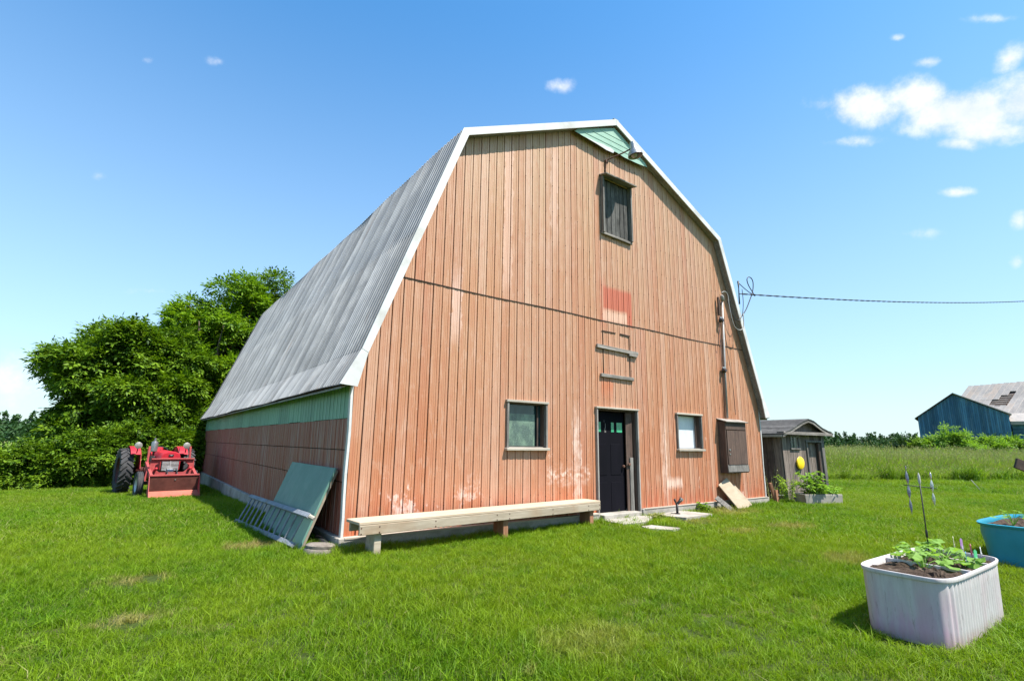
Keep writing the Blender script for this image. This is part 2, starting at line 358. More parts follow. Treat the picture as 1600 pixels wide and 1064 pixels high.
M['grille'] = wornmat('silver_grille_paint', (.40, .41, .42), (.52, .53, .54), 5, .45, .3, (1, 1, 1), .05, (.2, .17, .15), .1, .003, .4)
M['chrome'] = wornmat('pale_lamp_shell', (.26, .25, .23), (.36, .35, .32), 5, .45, .5, (1, 1, 1), .05)
M['bluewood'] = wornmat('blue_painted_boards', (.03, .085, .15), (.075, .18, .27), 1.0, .8, 0, (3, 3, .25), .35, (.10, .17, .22), .2, .01, .2)
M['farmetal'] = wornmat('far_rusty_tin_roof', (.24, .22, .20), (.36, .325, .29), .6, .6, .2, (2, 1, .3), .1, (.38, .29, .22), .1, .01, .4)
M['tealplastic'] = wornmat('teal_painted_tank', (.012, .20, .30), (.02, .25, .36), 2, .4, 0, (1, 1, .5), .03, (.03, .24, .33), .06, .002, .45)
M['panereflect'] = wornmat('green_reflection_pane', (.02, .25, .12), (.05, .40, .20), 9, .2, 0, (1, 1, 1), .3, (.01, .10, .06), .05, .002, .6)  # green reflection put into the pane colour
M['stone'] = wornmat('old_log_slice', (.12, .10, .085), (.24, .21, .175), 7, .9, 0, (1, 1, 1), .1, (.07, .06, .05), .6, .01, .2)

def tank_mat():
    m, N, b, o = newmat('stained_white_tank')
    tc = N.add('ShaderNodeTexCoord').outputs['Object']
    x, y, z = N.add('ShaderNodeSeparateXYZ', {0: tc}).outputs
    n1 = N.noise(N.scale(tc, (3, 3, .7)), 2, 5, .6); n2 = N.noise(N.scale(tc, (9, 9, 1.2)), 2.5, 5, .7)
    c = N.mix(N.mapr(n2, .35, .7), (.50, .475, .465), (.40, .375, .37))
    c = N.mix(N.mapr(n1, .5, .68, 0, .5), c, (.46, .33, .35))
    p = N.m('MULTIPLY', N.mapr(x, -.45, -.75), N.mapr(z, .48, .04))
    c = N.mix(N.m('MULTIPLY', p, N.mapr(n1, .38, .56, .15, .7)), c, (.46, .20, .36))
    p2 = N.m('MULTIPLY', N.mapr(z, .10, .0), N.mapr(n2, .4, .6))
    c = N.mix(N.m('MULTIPLY', p2, .7), c, (.48, .26, .26))
    c = N.mix(N.m('MULTIPLY', N.mapr(N.noise(N.scale(tc, (14, 14, 2)), 3, 8, .75), .56, .64), .6), c, (.24, .18, .17))
    c = N.mix(N.m('MULTIPLY', N.mapr(z, .12, .0), .45), c, (.22, .20, .12))
    setc(N, b, c, .5, 0, .4); bump(N, b, n2, .1, .003)
    return m
M['tank'] = tank_mat()

def glassmat(name, c1, c2, rough=.12, film=.5):
    m, N, b, o = newmat(name)
    pos = N.add('ShaderNodeNewGeometry').outputs['Position']; z = N.add('ShaderNodeSeparateXYZ', {0: pos}).outputs[2]
    n = N.noise(N.scale(pos, (1, 1, .6)), 7, 7, .65); n2 = N.noise(pos, 60, 4, .7)
    c = N.mix(N.mapr(n, .42, .66), c1, c2)
    c = N.mix(N.m('MULTIPLY', N.mapr(n2, .55, .75), film), c, (.36, .40, .38))
    setc(N, b, c, N.mapr(n2, .4, .7, rough, rough+.3), 0, .6)
    return m
M['dustglass'] = glassmat('dusty_window_glass', (.065, .10, .085), (.16, .24, .17), .12, .45)
M['darkglass'] = glassmat('dark_window_glass', (.012, .035, .038), (.03, .07, .07), .05, .05)
M['whitepane'] = glassmat('white_covered_pane', (.52, .56, .60), (.60, .63, .66), .15, .1)

def leafmat(name, dark, light, pale, trans=.45, hue=None, patches=False, scale=.35):
    """leaf or blade: colour changes per leaf and by patch, light passes through it"""
    m, N, b, o = newmat(name)
    pos = N.add('ShaderNodeNewGeometry'); oi = N.add('ShaderNodeObjectInfo').outputs['Random']
    isl = pos.outputs['Random Per Island']; P = pos.outputs['Position']
    big = N.noise(P, scale, 4, .6)
    c = N.mix(N.mapr(isl, 0, 1, 0, 1), dark, light)
    c = N.mix(N.m('MULTIPLY', N.mapr(big, .44, .62), N.mapr(N.m('FRACT', N.m('MULTIPLY', isl, 7.0)), .2, .8, .1, .8)), c, pale)
    if patches:
        dry = N.noise(P, 1.3, 5, .62); fine = N.noise(P, 6, 3, .6)
        c = N.mix(N.mapr(N.noise(P, .22, 3, .5), .42, .58, 0, .5), c, (.22, .29, .012))
        c = N.mix(N.mapr(N.noise(P, 2.6, 4, .6), .5, .62, 0, .4), c, (.06, .17, .006))
        c = N.mix(N.mapr(N.m('ADD', N.m('MULTIPLY', dry, .7), N.m('MULTIPLY', fine, .3)), .60, .68, 0, .6), c, (.36, .30, .10))
        c = N.mix(N.mapr(N.m('FRACT', N.m('MULTIPLY', isl, 17.0)), .93, .98, 0, .75), c, (.36, .31, .15))
        # dry worn spots by the ladder, in the lawn and by the slabs
        px_, py_, pz_ = N.add('ShaderNodeSeparateXYZ', {0: P}).outputs
        for (sx, sy, rr, am) in ((-.95, .85, .5, .9), (-2.25, -.45, .36, .65), (-2.35, -1.9, .30, .6), (-3.1, -2.4, .22, .35), (8.6, -.55, .9, .6), (6.6, -1.0, .6, .5), (5.3, -4.2, .5, .5), (7.6, -2.4, .7, .55), (6.2, -2.2, .5, .45), (.5, -4.3, .6, .3)):
            dx = N.m('SUBTRACT', px_, sx); dy = N.m('SUBTRACT', py_, sy)
            d = N.m('SQRT', N.m('ADD', N.m('MULTIPLY', dx, dx), N.m('MULTIPLY', N.m('MULTIPLY', dy, dy), 2.2)))
            d = N.m('ADD', d, N.m('MULTIPLY', N.m('SUBTRACT', fine, .5), 1.1))
            c = N.mix(N.mapr(d, rr, rr*.3, 0, am), c, (.36, .27, .12))
    setc(N, b, c, .55, 0, .18)
    tr = N.add('ShaderNodeBsdfTranslucent', {'Color': N.mix(1.0, c, (1.5, 1.5, .6), 'MULTIPLY')})
    mx = N.add('ShaderNodeMixShader', {0: trans, 1: b.outputs[0], 2: tr.outputs[0]}); N.l.new(mx.outputs[0], o.inputs[0])
    return m
M['grass'] = leafmat('lawn_blade', (.040, .105, .002), (.185, .315, .008), (.155, .285, .006), .38, patches=True, scale=.5)
M['meadow'] = leafmat('meadow_blade', (.13, .23, .03), (.28, .38, .06), (.22, .34, .045), .45, scale=.25)
M['seed'] = leafmat('grass_seed_head', (.26, .27, .11), (.38, .36, .18), (.30, .33, .13), .2)
M['leafA'] = leafmat('tree_leaf', (.012, .045, .003), (.125, .23, .012), (.19, .30, .016), .28, scale=1.2)
M['leafB'] = leafmat('bright_tree_leaf', (.032, .095, .005), (.17, .29, .014), (.20, .33, .016), .34, scale=1.2)
M['leafD'] = leafmat('far_dark_leaf', (.022, .06, .022), (.05, .10, .035), (.04, .085, .03), .2, scale=.05)
M['bushlight'] = leafmat('light_bush_leaf', (.10, .20, .025), (.19, .32, .045), (.17, .31, .04), .4, scale=.3)
M['vegleaf'] = leafmat('vegetable_leaf', (.16, .30, .05), (.28, .45, .10), (.24, .42, .08), .4, scale=6)
M['yellowflower'] = leafmat('yellow_weed', (.42, .42, .02), (.60, .58, .03), (.30, .40, .02), .3, scale=2)

def ground_mat():
    m, N, b, o = newmat('lawn_ground')
    P = N.add('ShaderNodeNewGeometry').outputs['Position']
    n = N.noise(P, 1.4, 6, .65); f = N.noise(P, 22, 5, .7); far = N.noise(P, .05, 5, .6)
    c = N.mix(N.mapr(f, .35, .65), (.022, .036, .008), (.06, .085, .018))
    c = N.mix(N.mapr(n, .56, .68, 0, .6), c, (.19, .15, .075))
    L = N.add('ShaderNodeVectorMath', {0: P}, operation='LENGTH').outputs['Value']
    farc = N.mix(N.mapr(far, .4, .6), (.11, .21, .025), (.17, .26, .04))
    c = N.mix(N.mapr(L, 35, 60), c, farc)
    setc(N, b, c, .95, 0, .1); bump(N, b, f, .7, .03)
    return m
M['ground'] = ground_mat()

# ---------------------------------------------------------------- ground
def axis_pts(c):
    a = [0]; s = 1.0
    while a[-1] < 2500: a.append(a[-1]+s); s *= 1.12 if a[-1] > 30 else 1.0
    return [c-v for v in a[:0:-1]]+[c+v for v in a]
xs = np.array(axis_pts(2.0)); ys = np.array(axis_pts(2.0))
X, Y = np.meshgrid(xs, ys, indexing='ij'); Zg = gz_np(X, Y)
V = np.stack([X.ravel(), Y.ravel(), Zg.ravel()], 1); ny = len(ys)
I, J = np.meshgrid(np.arange(len(xs)-1), np.arange(ny-1), indexing='ij'); a = (I*ny+J).ravel()
F = np.stack([a, a+ny, a+ny+1, a+1], 1)
link('ground', fast_mesh('ground', V, F, M['ground'], True), kind='structure')

# ---------------------------------------------------------------- barn
W = 11.17; L = 17.3; ZB = .17
TOP = [(-.25, 2.23), (.03, 2.76), (1.58, 6.93), (W/2, 8.79), (W-1.58, 6.93), (W-.03, 2.76), (W+.25, 2.23)]
OV = .18
def interp(x, pts):
    for (x0, z0), (x1, z1) in zip(pts[:-1], pts[1:]):
        if x0 <= x <= x1: return z0+(z1-z0)*(x-x0)/(x1-x0)
    return pts[0][1] if x < pts[0][0] else pts[-1][1]
def ztop(x): return interp(x, TOP)-.09
OPEN = [(4.93, 6.15, ZB-.2, 2.19), (2.76, 3.60, 1.38, 2.17), (7.55, 8.44, 1.38, 2.16), (5.24, 6.10, 6.02, 7.30)]   # door, two windows, loft hatch
SEAM = 4.02
barn = thing('barn', 'large faded red metal-sided barn with grey gambrel roof', 'barn', (0, 0, 0))

def cuts(x0, x1, z0, z1f):
    """split a vertical strip into rectangles/trapezia clear of the openings -> (xa, xb, za, zb or None for roofline)"""
    edges = {x0, x1}
    for ox0, ox1, _, _ in OPEN:
        for e in (ox0, ox1):
            if x0 < e < x1: edges.add(e)
    for bx in (1.58, W/2, W-1.58):
        if z1f is None and x0 < bx < x1: edges.add(bx)
    edges = sorted(edges); res = []
    for xa, xb in zip(edges[:-1], edges[1:]):
        if xb-xa < .004: continue
        mid = (xa+xb)/2; segs = [(z0, z1f)]
        for ox0, ox1, oz0, oz1 in OPEN:
            if ox0 <= mid <= ox1:
                new = []
                for a_, b_ in segs:
                    bb = b_ if b_ is not None else 99
                    if oz1 <= a_ or oz0 >= bb: new.append((a_, b_)); continue
                    if oz0 > a_+.005: new.append((a_, oz0))
                    if oz1 < bb: new.append((oz1, b_))
                segs = new
        res += [(xa, xb, s0, s1) for s0, s1 in segs]
    return res

# front siding, one metal plank at a time, two courses
PW = .1723
n_str = int(W/PW)+1
for i in range(n_str):
    x0 = i*PW; x1 = min(x0+PW, W)
    if x1-x0 < .02: continue
    for course, (za, zb) in enumerate(((ZB, SEAM-.006), (SEAM, None))):
        dy = random.uniform(0, .004)-(.004 if course else 0)
        if course and ztop((x0+x1)/2) < SEAM+.05: continue
        for xa, xb, s0, s1 in cuts(x0, x1, za, zb):
            pr = [(0.004, .004), (.009, -.012), (.048, -.013), (.052, -.006), (.058, -.0095), (.083, -.0095), (.085, -.0065), (.087, -.0095), (.112, -.0095), (.118, -.006), (.122, -.013), (.161, -.012), (.1665, .004)]
            jit = random.uniform(-.0015, .0015)
            P = [(x0+u+jit, v) for u, v in pr]
            P = [p for p in P if xa-1e-6 <= p[0] <= xb+1e-6]
            if xa > x0+.003: P = [(xa+.001, .0), (xa+.001, -.011)]+P
            if xb < x0+PW-.003: P = P+[(xb-.001, -.011), (xb-.001, .0)]
            if len(P) < 2: continue
            vs_ = []; fs_ = []
            for u, v in P:
                top = min(ztop(u), s1 if s1 is not None else 99)
                if top < s0+.01: top = s0+.01
                bot = s0+(random.uniform(-.006, .006) if s0 == ZB else 0)
                vs_ += [(u, v-.006-dy, bot), (u, v-.006-dy, top)]
            for k in range(len(P)-1): fs_.append((2*k, 2*k+2, 2*k+3, 2*k+1))
            MB().add(vs_, fs_).build('siding_panel', M['siding'], barn)

# nail heads along the plank joints
mb = MB()
for i in range(1, n_str):
    x = i*PW+.002
    if x > W-.1: continue
    z = .55+random.uniform(-.05, .05)
    while z < ztop(x)-.25:
        if not any(o0-.05 < x < o1+.05 and z0-.05 < z < z1+.05 for o0, o1, z0, z1 in OPEN):
            mb.box((x, -.022, z+random.uniform(-.03, .03)), (.012, .007, .016))
        z += .61
mb.build('nail_heads', M['nail'], barn, kind='stuff')
# lap flashing between the two courses, slightly wavy
mb = MB(); px0 = (.62, SEAM)
xk = [.55+i*(W-1.1)/24 for i in range(25)]
for a_, b_ in zip(xk[:-1], xk[1:]):
    mb.beam((a_, -.026, SEAM-.004+.008*math.sin(a_*2.1)), (b_, -.026, SEAM-.004+.008*math.sin(b_*2.1)), .009, .014)
mb.build('lap_flashing', M['core'], barn)

# wall behind the planks (front), cut at the openings
mb = MB()
for xa, xb, s0, s1 in [c for k in range(12) for c in cuts(max(0.02, k*W/12), min(W-.02, (k+1)*W/12), ZB+.004, None)]:
    ta = min(ztop(xa)-.02, s1 or 99); tb = min(ztop(xb)-.02, s1 or 99)
    mb.prism([(xa, .0, s0), (xb, .0, s0), (xb, .0, tb), (xa, .0, ta)], (0, .12, 0))
mb.build('front_wall_frame', M['core'], barn)
# rear and right walls
def gable(y, d):
    return MB().prism([(0.02, y, ZB), (W-.02, y, ZB), (W-.02, y, 2.55)]+[(x, y, z-.1) for x, z in TOP[::-1][2:5]]+[(0.02, y, 2.55)], (0, d, 0))
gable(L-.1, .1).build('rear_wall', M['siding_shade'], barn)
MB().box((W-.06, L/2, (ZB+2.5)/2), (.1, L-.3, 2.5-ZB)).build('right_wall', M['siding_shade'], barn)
MB().box((.07, L/2, (ZB+2.5)/2), (.1, L-.3, 2.5-ZB)).build('left_wall_frame', M['core'], barn)
MB().box((W/2, L/2, .1), (W-.5, L-.5, .1)).build('barn_floor', M['concrete'], barn)

# left wall: ribbed sheets, three red courses below a green band
def rib_sheet(y0, y1, z0, z1, x, mat=None, name='wall_sheet'):
    n = max(1, round((y1-y0)/.173)); p = (y1-y0)/n; vs_ = []; fs_ = []
    for k in range(n):
        b_ = y0+k*p; j = random.uniform(0, .003)
        P = [(b_+.007, .012), (b_+.014, -.012-j), (b_+p*.3, -.012-j), (b_+p*.34, -.007-j), (b_+p*.66, -.007-j), (b_+p*.70, -.012-j), (b_+p-.014, -.012-j), (b_+p-.007, .012)]
        o_ = len(vs_)
        for yy_, d in P: vs_ += [(x+d, yy_, z0), (x+d, yy_, z1)]
        for q in range(len(P)-1): fs_.append((o_+2*q, o_+2*q+1, o_+2*q+3, o_+2*q+2))
        if k: fs_.append((o_-2, o_-1, o_+1, o_))
    return MB().add(vs_, fs_).build(name, mat, barn)
yy = .03
while yy < L-.05:
    y1 = min(yy+.865, L)
    t = (yy/L)
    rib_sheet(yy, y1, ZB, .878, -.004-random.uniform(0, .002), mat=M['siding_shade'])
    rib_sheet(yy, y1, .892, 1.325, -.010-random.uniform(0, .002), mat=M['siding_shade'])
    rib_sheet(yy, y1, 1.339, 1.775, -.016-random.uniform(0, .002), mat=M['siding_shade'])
    rib_sheet(yy, y1, 1.78+.006*math.sin(yy*3), 2.42, -.026-random.uniform(0, .002), mat=M['green'])
    yy = y1
# foundation
mb = MB()
mb.box((-.01, L/2+.02, ZB/2-.3), (.16, L+.1, ZB+.6-.008), bev=.01)
mb.box((2.40, -.02, ZB/2-.3), (4.96, .17, ZB+.6-.01), bev=.01)
mb.box((8.72, -.01, ZB/2-.3), (5.06, .15, ZB+.6-.01), bev=.01)
mb.box((W, L/2+.02, ZB/2-.3), (.14, L+.1, ZB+.6-.012), bev=.01)
mb.box((W/2, L, ZB/2-.3), (W, .14, ZB+.6-.014), bev=.01)
mb.build('foundation', M['concrete'], barn)
MB().box((2.45, -.055, ZB-.012), (4.9, .12, .022), Matrix.Rotation(R(1.5), 3, 'X')).build('sill_flashing', M['palewood'], barn)
MB().box((8.72, -.045, ZB-.004), (4.95, .10, .016)).build('sill_flashing', M['palewood'], barn)
# white corner trims
def corner(x, dx):
    P = []
    zs_ = [ZB-.05+k*(2.52-ZB)/8 for k in range(9)]
    mb = MB()
    for a_, b_ in zip(zs_[:-1], zs_[1:]):
        w1 = .006*math.sin(a_*5); w2 = .006*math.sin(b_*5)
        mb.beam((x+w1, -.026, a_), (x+w2, -.026, b_+.001), .035, .02, up=(0, 1, 0))
        mb.beam((x+dx*.014+w1, -.0, a_), (x+dx*.014+w2, .0, b_+.001), .014, .06, up=(0, 1, 0))
    mb.build('corner_trim', M['white'], barn)
corner(-.022, -1); corner(W+.02, 1)

# roof sheets, corrugated, each a part
def roof_seg(pa, pb, y0, y1, pitch, amp, rows, lift, jag):
    """corrugated sheet between roof points pa (low) and pb (high) from y0 to y1"""
    n = max(1, int(round((y1-y0)/pitch))); pr = (y1-y0)/n
    Yp = []
    for k in range(n): Yp += [(y0+pr*(k+u), h) for u, h in ((0, 0), (.66, 0), (.74, 1), (.86, 1), (.94, 0))]
    Yp.append((y1, 0)); N_ = len(Yp)
    pa = Vector((pa[0], 0, pa[1])); pb = Vector((pb[0], 0, pb[1])); d = (pb-pa); Ln = d.length; d.normalize()
    nrm = Vector((-d.z, 0, d.x)) if d.x > 0 else Vector((d.z, 0, -d.x))
    if nrm.z < 0: nrm = -nrm
    vs_ = []; fs_ = []
    for j in range(rows+1):
        t = -jag+(Ln+jag*2)*j/rows if j in (0, rows) else Ln*j/rows
        for y, hh in Yp:
            h = amp*hh+lift*(1-j/rows)+.012*math.sin(y*.9)+.007*math.sin(y*2.3)
            q = pa+d*t+nrm*h; vs_.append((q.x, y, q.z))
    for j in range(rows):
        for i in range(N_-1): a_ = j*N_+i; fs_.append((a_, a_+1, a_+N_+1, a_+N_))
    return MB().add(vs_, fs_)
def lerp(a_, b_, t): return (a_[0]+(b_[0]-a_[0])*t, a_[1]+(b_[1]-a_[1])*t)
courses_left = [(TOP[0], TOP[1], 1), (TOP[1], lerp(TOP[1], TOP[2], .5), 3), (lerp(TOP[1], TOP[2], .49), TOP[2], 3), (TOP[2], TOP[3], 2)]
courses_right = [(TOP[6], TOP[5], 1), (TOP[5], TOP[4], 2), (TOP[4], TOP[3], 2)]
SW = .118*6
ysh = -OV
k = 0
while ysh < L+.12:
    y1 = min(ysh+SW, L+OV)
    for ci, (pa, pb, rows) in enumerate(courses_left):
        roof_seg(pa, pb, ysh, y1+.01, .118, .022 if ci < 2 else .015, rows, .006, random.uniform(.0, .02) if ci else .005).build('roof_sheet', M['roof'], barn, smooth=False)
    for ci, (pa, pb, rows) in enumerate(courses_right):
        if k % 2 == 0:
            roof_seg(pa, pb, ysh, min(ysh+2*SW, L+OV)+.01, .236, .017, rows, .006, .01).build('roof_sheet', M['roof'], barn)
    ysh = y1; k += 1
# roof boards under the sheets (dark, close the loft from the light)
for (pa, pb) in list(zip(TOP[:-1], TOP[1:])):
    a3 = Vector((pa[0], 0, pa[1])); b3 = Vector((pb[0], 0, pb[1])); dd = (b3-a3).normalized(); nn = Vector((dd.z, 0, -dd.x))
    if nn.z > 0: nn = -nn
    MB().prism([(q.x, -OV+.03, q.z) for q in (a3+nn*.03, b3+nn*.03, b3+nn*.055, a3+nn*.055)], (0, L+2*OV-.06, 0)).build('roof_deck', M['darkwood'], barn)
# rafters ends / soffit shadow line are carried by the deck; ridge cap
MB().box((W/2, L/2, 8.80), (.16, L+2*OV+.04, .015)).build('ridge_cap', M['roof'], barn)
# white rake fascia, front and rear
def fascia(poly, y, name='rake_fascia', th=.022):
    return MB().prism([(x, y, z) for x, z in poly], (0, th, 0)).build(name, M['white'], barn)
def inset(a_, b_, w):
    d = (Vector(b_)-Vector(a_)).normalized(); n_ = Vector((d.y, -d.x))
    return n_*w
T = [Vector(p) for p in TOP]
fw_ = .12
def offset_poly(pts, w):
    """inner offset of the open polyline"""
    out = []
    for i, p in enumerate(pts):
        if i == 0: d = (pts[1]-p).normalized(); out.append(p+Vector((d.y, -d.x))*w); continue
        if i == len(pts)-1: d = (p-pts[i-1]).normalized(); out.append(p+Vector((d.y, -d.x))*w); continue
        d1 = (p-pts[i-1]).normalized(); d2 = (pts[i+1]-p).normalized(); n1 = Vector((d1.y, -d1.x)); n2 = Vector((d2.y, -d2.x))
        m_ = (n1+n2).normalized(); out.append(p+m_*w/max(.3, m_.dot(n1)))
    return out
INN = offset_poly(T, fw_); OUTR = offset_poly(T, -.018)
INN[0] = Vector((-.01, 2.215)); INN[-1] = Vector((W+.01, 2.215)); INN[1] = Vector((.115, 2.72)); INN[-2] = Vector((W-.115, 2.72))
for yb in (-OV-.022, L+OV):
    for i in range(6):
        if i in (1, 2, 3, 4, 0, 5):
            e = .0015
            fascia([(OUTR[i].x, OUTR[i].y), (OUTR[i+1].x, OUTR[i+1].y), (INN[i+1].x, INN[i+1].y), (INN[i].x, INN[i].y)], yb-(i % 2)*.003)
# dark edge of the sheets above the fascia, soffit boards
for i in range(6):
    a_, b_ = T[i], T[i+1]; ia, ib = INN[i], INN[i+1]
    MB().prism([(a_.x*.15+ia.x*.85, -OV+.002, a_.y*.15+ia.y*.85), (b_.x*.15+ib.x*.85, -OV+.002, b_.y*.15+ib.y*.85), (b_.x*.3+ib.x*.7, -OV+.002, b_.y*.3+ib.y*.7), (a_.x*.3+ia.x*.7, -OV+.002, a_.y*.3+ia.y*.7)], (0, OV-.03, 0)).build('soffit_board', M['greywoodh'], barn)
# left and right eave soffits
MB().prism([(-.24, -.12, 2.175), (-.03, -.12, 2.26), (-.03, -.12, 2.285), (-.24, -.12, 2.20)], (0, L+.2, 0)).build('eave_soffit', M['greywoodh'], barn)
MB().prism([(W+.24, -.12, 2.175), (W+.03, -.12, 2.26), (W+.03, -.12, 2.285), (W+.24, -.12, 2.20)], (0, L+.2, 0)).build('eave_soffit', M['greywoodh'], barn)
# pale green sheet closing the peak, torn white lower edge
gy = -.135
mb = MB()
base = [(4.33, 8.035), (4.75, 8.0), (5.15, 7.985), (5.45, 8.0), (5.62, 8.02), (5.9, 7.99), (6.35, 8.0), (6.72, 8.03)]
mb.prism([(x, gy, z) for x, z in base]+[(6.62, gy, 8.13), (W/2, gy, 8.62), (4.42, gy, 8.13)], (0, .006, 0))
mb.build('peak_sheet', M['palegreen'], barn)
mb = MB()
mb.prism([(x, gy-.004, z) for x, z in [(4.6, 8.015), (5.0, 7.985), (5.3, 7.95), (5.52, 7.96), (5.56, 8.03), (5.42, 8.06), (5.3, 8.04), (5.22, 8.06), (5.0, 8.03)]], (0, .003, 0))
mb.build('torn_edge', M['white'], barn)
for k, zz in enumerate((8.12, 8.25, 8.38)):
    hw = (8.62-zz)/(8.62-8.13)*1.02
    MB().box((W/2, gy-.004, zz), (hw*1.9, .006, .008)).build('sheet_rib', M['palegreen'], barn)

# door opening
yd = .0
def frame(x0, x1, z0, z1, w, d, name, mat, sill=False, parent=None, y=-.035, math_=None):
    p = parent or barn; hz = M['greywoodh']
    MB().box(((x0-w/2), y, (z0+z1)/2), (w, d, z1-z0), bev=.004).build(name, mat, p)
    MB().box(((x1+w/2), y, (z0+z1)/2), (w, d, z1-z0), bev=.004).build(name, mat, p)
    MB().box(((x0+x1)/2, y-.006, z1+w/2), (x1-x0+2*w+.04, d+.02, w), bev=.004).build(name, math_ or hz, p)
    if sill: MB().box(((x0+x1)/2, y-.015, z0-w/2), (x1-x0+2*w+.05, d+.05, w*1.1), Matrix.Rotation(R(3), 3, 'X'), bev=.005).build('sill', math_ or hz, p)
frame(4.95, 6.13, .02, 2.17, .035, .06, 'door_frame', M['doorframe'], math_=M['palewood'])
MB().box((4.965, .08, 1.09), (.03, .16, 2.14)).build('door_jamb', M['darkwood'], barn)
MB().box((6.115, .08, 1.09), (.03, .16, 2.14)).build('door_jamb', M['darkwood'], barn)
MB().box((5.54, .08, 2.155), (1.12, .16, .03)).build('door_jamb', M['darkwood'], barn)
# narrow weathered board standing in the right of the doorway
mb = MB().box((5.99, .075, 1.08), (.17, .03, 2.10), Matrix.Rotation(R(-8), 3, 'Z'), bev=.004); o = mb.build('door_side_board', M['darkwood'], barn)
MB().box((6.02, .045, .62), (.09, .02, 1.15), Matrix.Rotation(R(-8), 3, 'Z'), bev=.003).build('door_side_board', M['greywood'], barn)
MB().box((5.95, .04, 1.06), (.07, .03, .04), bev=.004).build('latch', M['rustpipe'], barn)
door = MB()
door.box((5.44, .155, 1.06), (.94, .04, 2.12), bev=.003)
door = door.build('door', M['doordark'], barn)
for zc, hh in ((.42, .58), (1.16, .62)):
    for xc in (5.22, 5.64): MB().box((xc, .132, zc), (.30, .008, hh), bev=.003).build('raised_panel', M['doordark'], door)
MB().lathe((5.84, .13, 1.02), (0, -1, 0), [(.012, 0), (.012, .02), (.028, .03), (.026, .05), (0, .055)], 14).build('door_knob', M['rustpipe'], door, auto=40)
for x0, x1 in ((5.125, 5.215), (5.52, 5.60), (5.685, 5.85)):
    MB().box(((x0+x1)/2, .132, 1.81), (x1-x0, .008, .2), bev=.001).build('pane', M['panereflect'], door)
for x, z, w_, h_ in ((5.33, 1.75, .02, .10), (5.35, 1.83, .012, .12), (5.315, 1.93, .01, .05), (5.355, 1.72, .03, .04)):
    MB().box((x, .133, z), (w_, .006, h_)).build('reflection_smear', M['greywood'], door)  # grey flecks stand in for reflections on the dark door
MB().box((5.54, .02, .075), (1.10, .32, .11), bev=.01).build('threshold', M['concrete'], barn)

# windows
def window(x0, x1, z0, z1, kind):
    w = MB().box(((x0+x1)/2, .10, (z0+z1)/2), (x1-x0-.01, .006, z1-z0-.01)).build('window', M['darkglass'] if kind == 0 else M['whitepane'], barn)
    frame(x0, x1, z0, z1, .04, .06, 'frame', M['greywood'], True, w, -.03, M['palewood'])
    for xx in (x0+.012, x1-.012): MB().box((xx, .045, (z0+z1)/2), (.02, .10, z1-z0)).build('reveal', M['darkwood'], w)
    MB().box(((x0+x1)/2, .045, z1-.012), (x1-x0-.05, .10, .02)).build('reveal', M['darkwood'], w)
    MB().box(((x0+x1)/2, .045, z0+.012), (x1-x0-.05, .10, .02)).build('reveal', M['greywoodh'], w)
    if kind == 0:
        MB().box((x0+(x1-x0)*.42, .088, z0+(z1-z0)*.40), ((x1-x0)*.78, .005, (z1-z0)*.72)).build('dusty_pane', M['dustglass'], w)
        MB().box((x1-.115, .065, (z0+z1)/2), (.03, .03, z1-z0-.05), bev=.002).build('sash_bar', M['darkwood'], w)
    else:
        MB().box((x1-.085, .06, (z0+z1)/2), (.02, .03, z1-z0-.05), bev=.002).build('sash_bar', M['darkwood'], w)
    return w
window(2.76, 3.60, 1.38, 2.17, 0)
window(7.55, 8.44, 1.38, 2.16, 1)

# loft hatch: five weathered planks in a frame under a small hood
hx0, hx1, hz0, hz1 = 5.24, 6.10, 6.02, 7.30
hatch = MB().box(((hx0+hx1)/2, .09, (hz0+hz1)/2), (hx1-hx0, .01, hz1-hz0)).build('loft_hatch', M['core'], barn)
pw = (hx1-hx0-.04)/6
for k in range(6):
    z1_ = hz1-.02+random.uniform(-.01, .0); z0_ = hz0-.05+random.uniform(-.05, .03)
    MB().box((hx0+.02+pw*(k+.5), -.005+random.uniform(-.006, .006), (z0_+z1_)/2), (pw-.014, .022, z1_-z0_), bev=.003).build('plank', M['hatchwood'], hatch)
for x_ in (hx0-.03, hx1+.025): MB().box((x_, -.055, (hz0+hz1)/2), (.05, .11, hz1-hz0+.08), bev=.004).build('frame', M['greywood'], hatch)
MB().box(((hx0+hx1)/2, -.115, hz1+.03), (hx1-hx0+.16, .26, .03), Matrix.Rotation(R(12), 3, 'X'), bev=.004).build('hood', M['greywoodh'], hatch)
MB().box(((hx0+hx1)/2, -.05, hz0-.055), (hx1-hx0+.12, .05, .05), Matrix.Rotation(R(1.5), 3, 'Y'), bev=.005).build('sill', M['greywoodh'], hatch)

# old battens and cut outline of a closed-up opening
MB().box((5.60, -.045, 3.43), (1.27, .045, .075), Matrix.Rotation(R(1.6), 3, 'Y'), bev=.004).build('wall_batten', M['greywoodh'], barn)
MB().box((6.06, -.06, 3.355), (.26, .035, .045), Matrix.Rotation(R(1.6), 3, 'Y'), bev=.004).build('wall_batten', M['greywoodh'], barn)
MB().box((5.57, -.042, 2.845), (1.00, .045, .07), Matrix.Rotation(R(.8), 3, 'Y'), bev=.004).build('wall_batten', M['greywoodh'], barn)
MB().box((5.35, -.03, 3.79), (.42, .012, .014)).build('cut_seam', M['core'], barn)
MB().box((5.85, -.03, 3.785), (.3, .012, .026), Matrix.Rotation(R(2), 3, 'Y')).build('cut_seam', M['core'], barn)
MB().box((5.17, -.028, 3.30), (.012, .01, .92)).build('cut_seam', M['core'], barn)
MB().box((5.985, -.028, 3.30), (.012, .01, .92)).build('cut_seam', M['core'], barn)
MB().box((.60, -.024, .34), (.155, .012, .035), Matrix.Rotation(R(-3), 3, 'Y')).build('torn_notch', M['core'], barn)

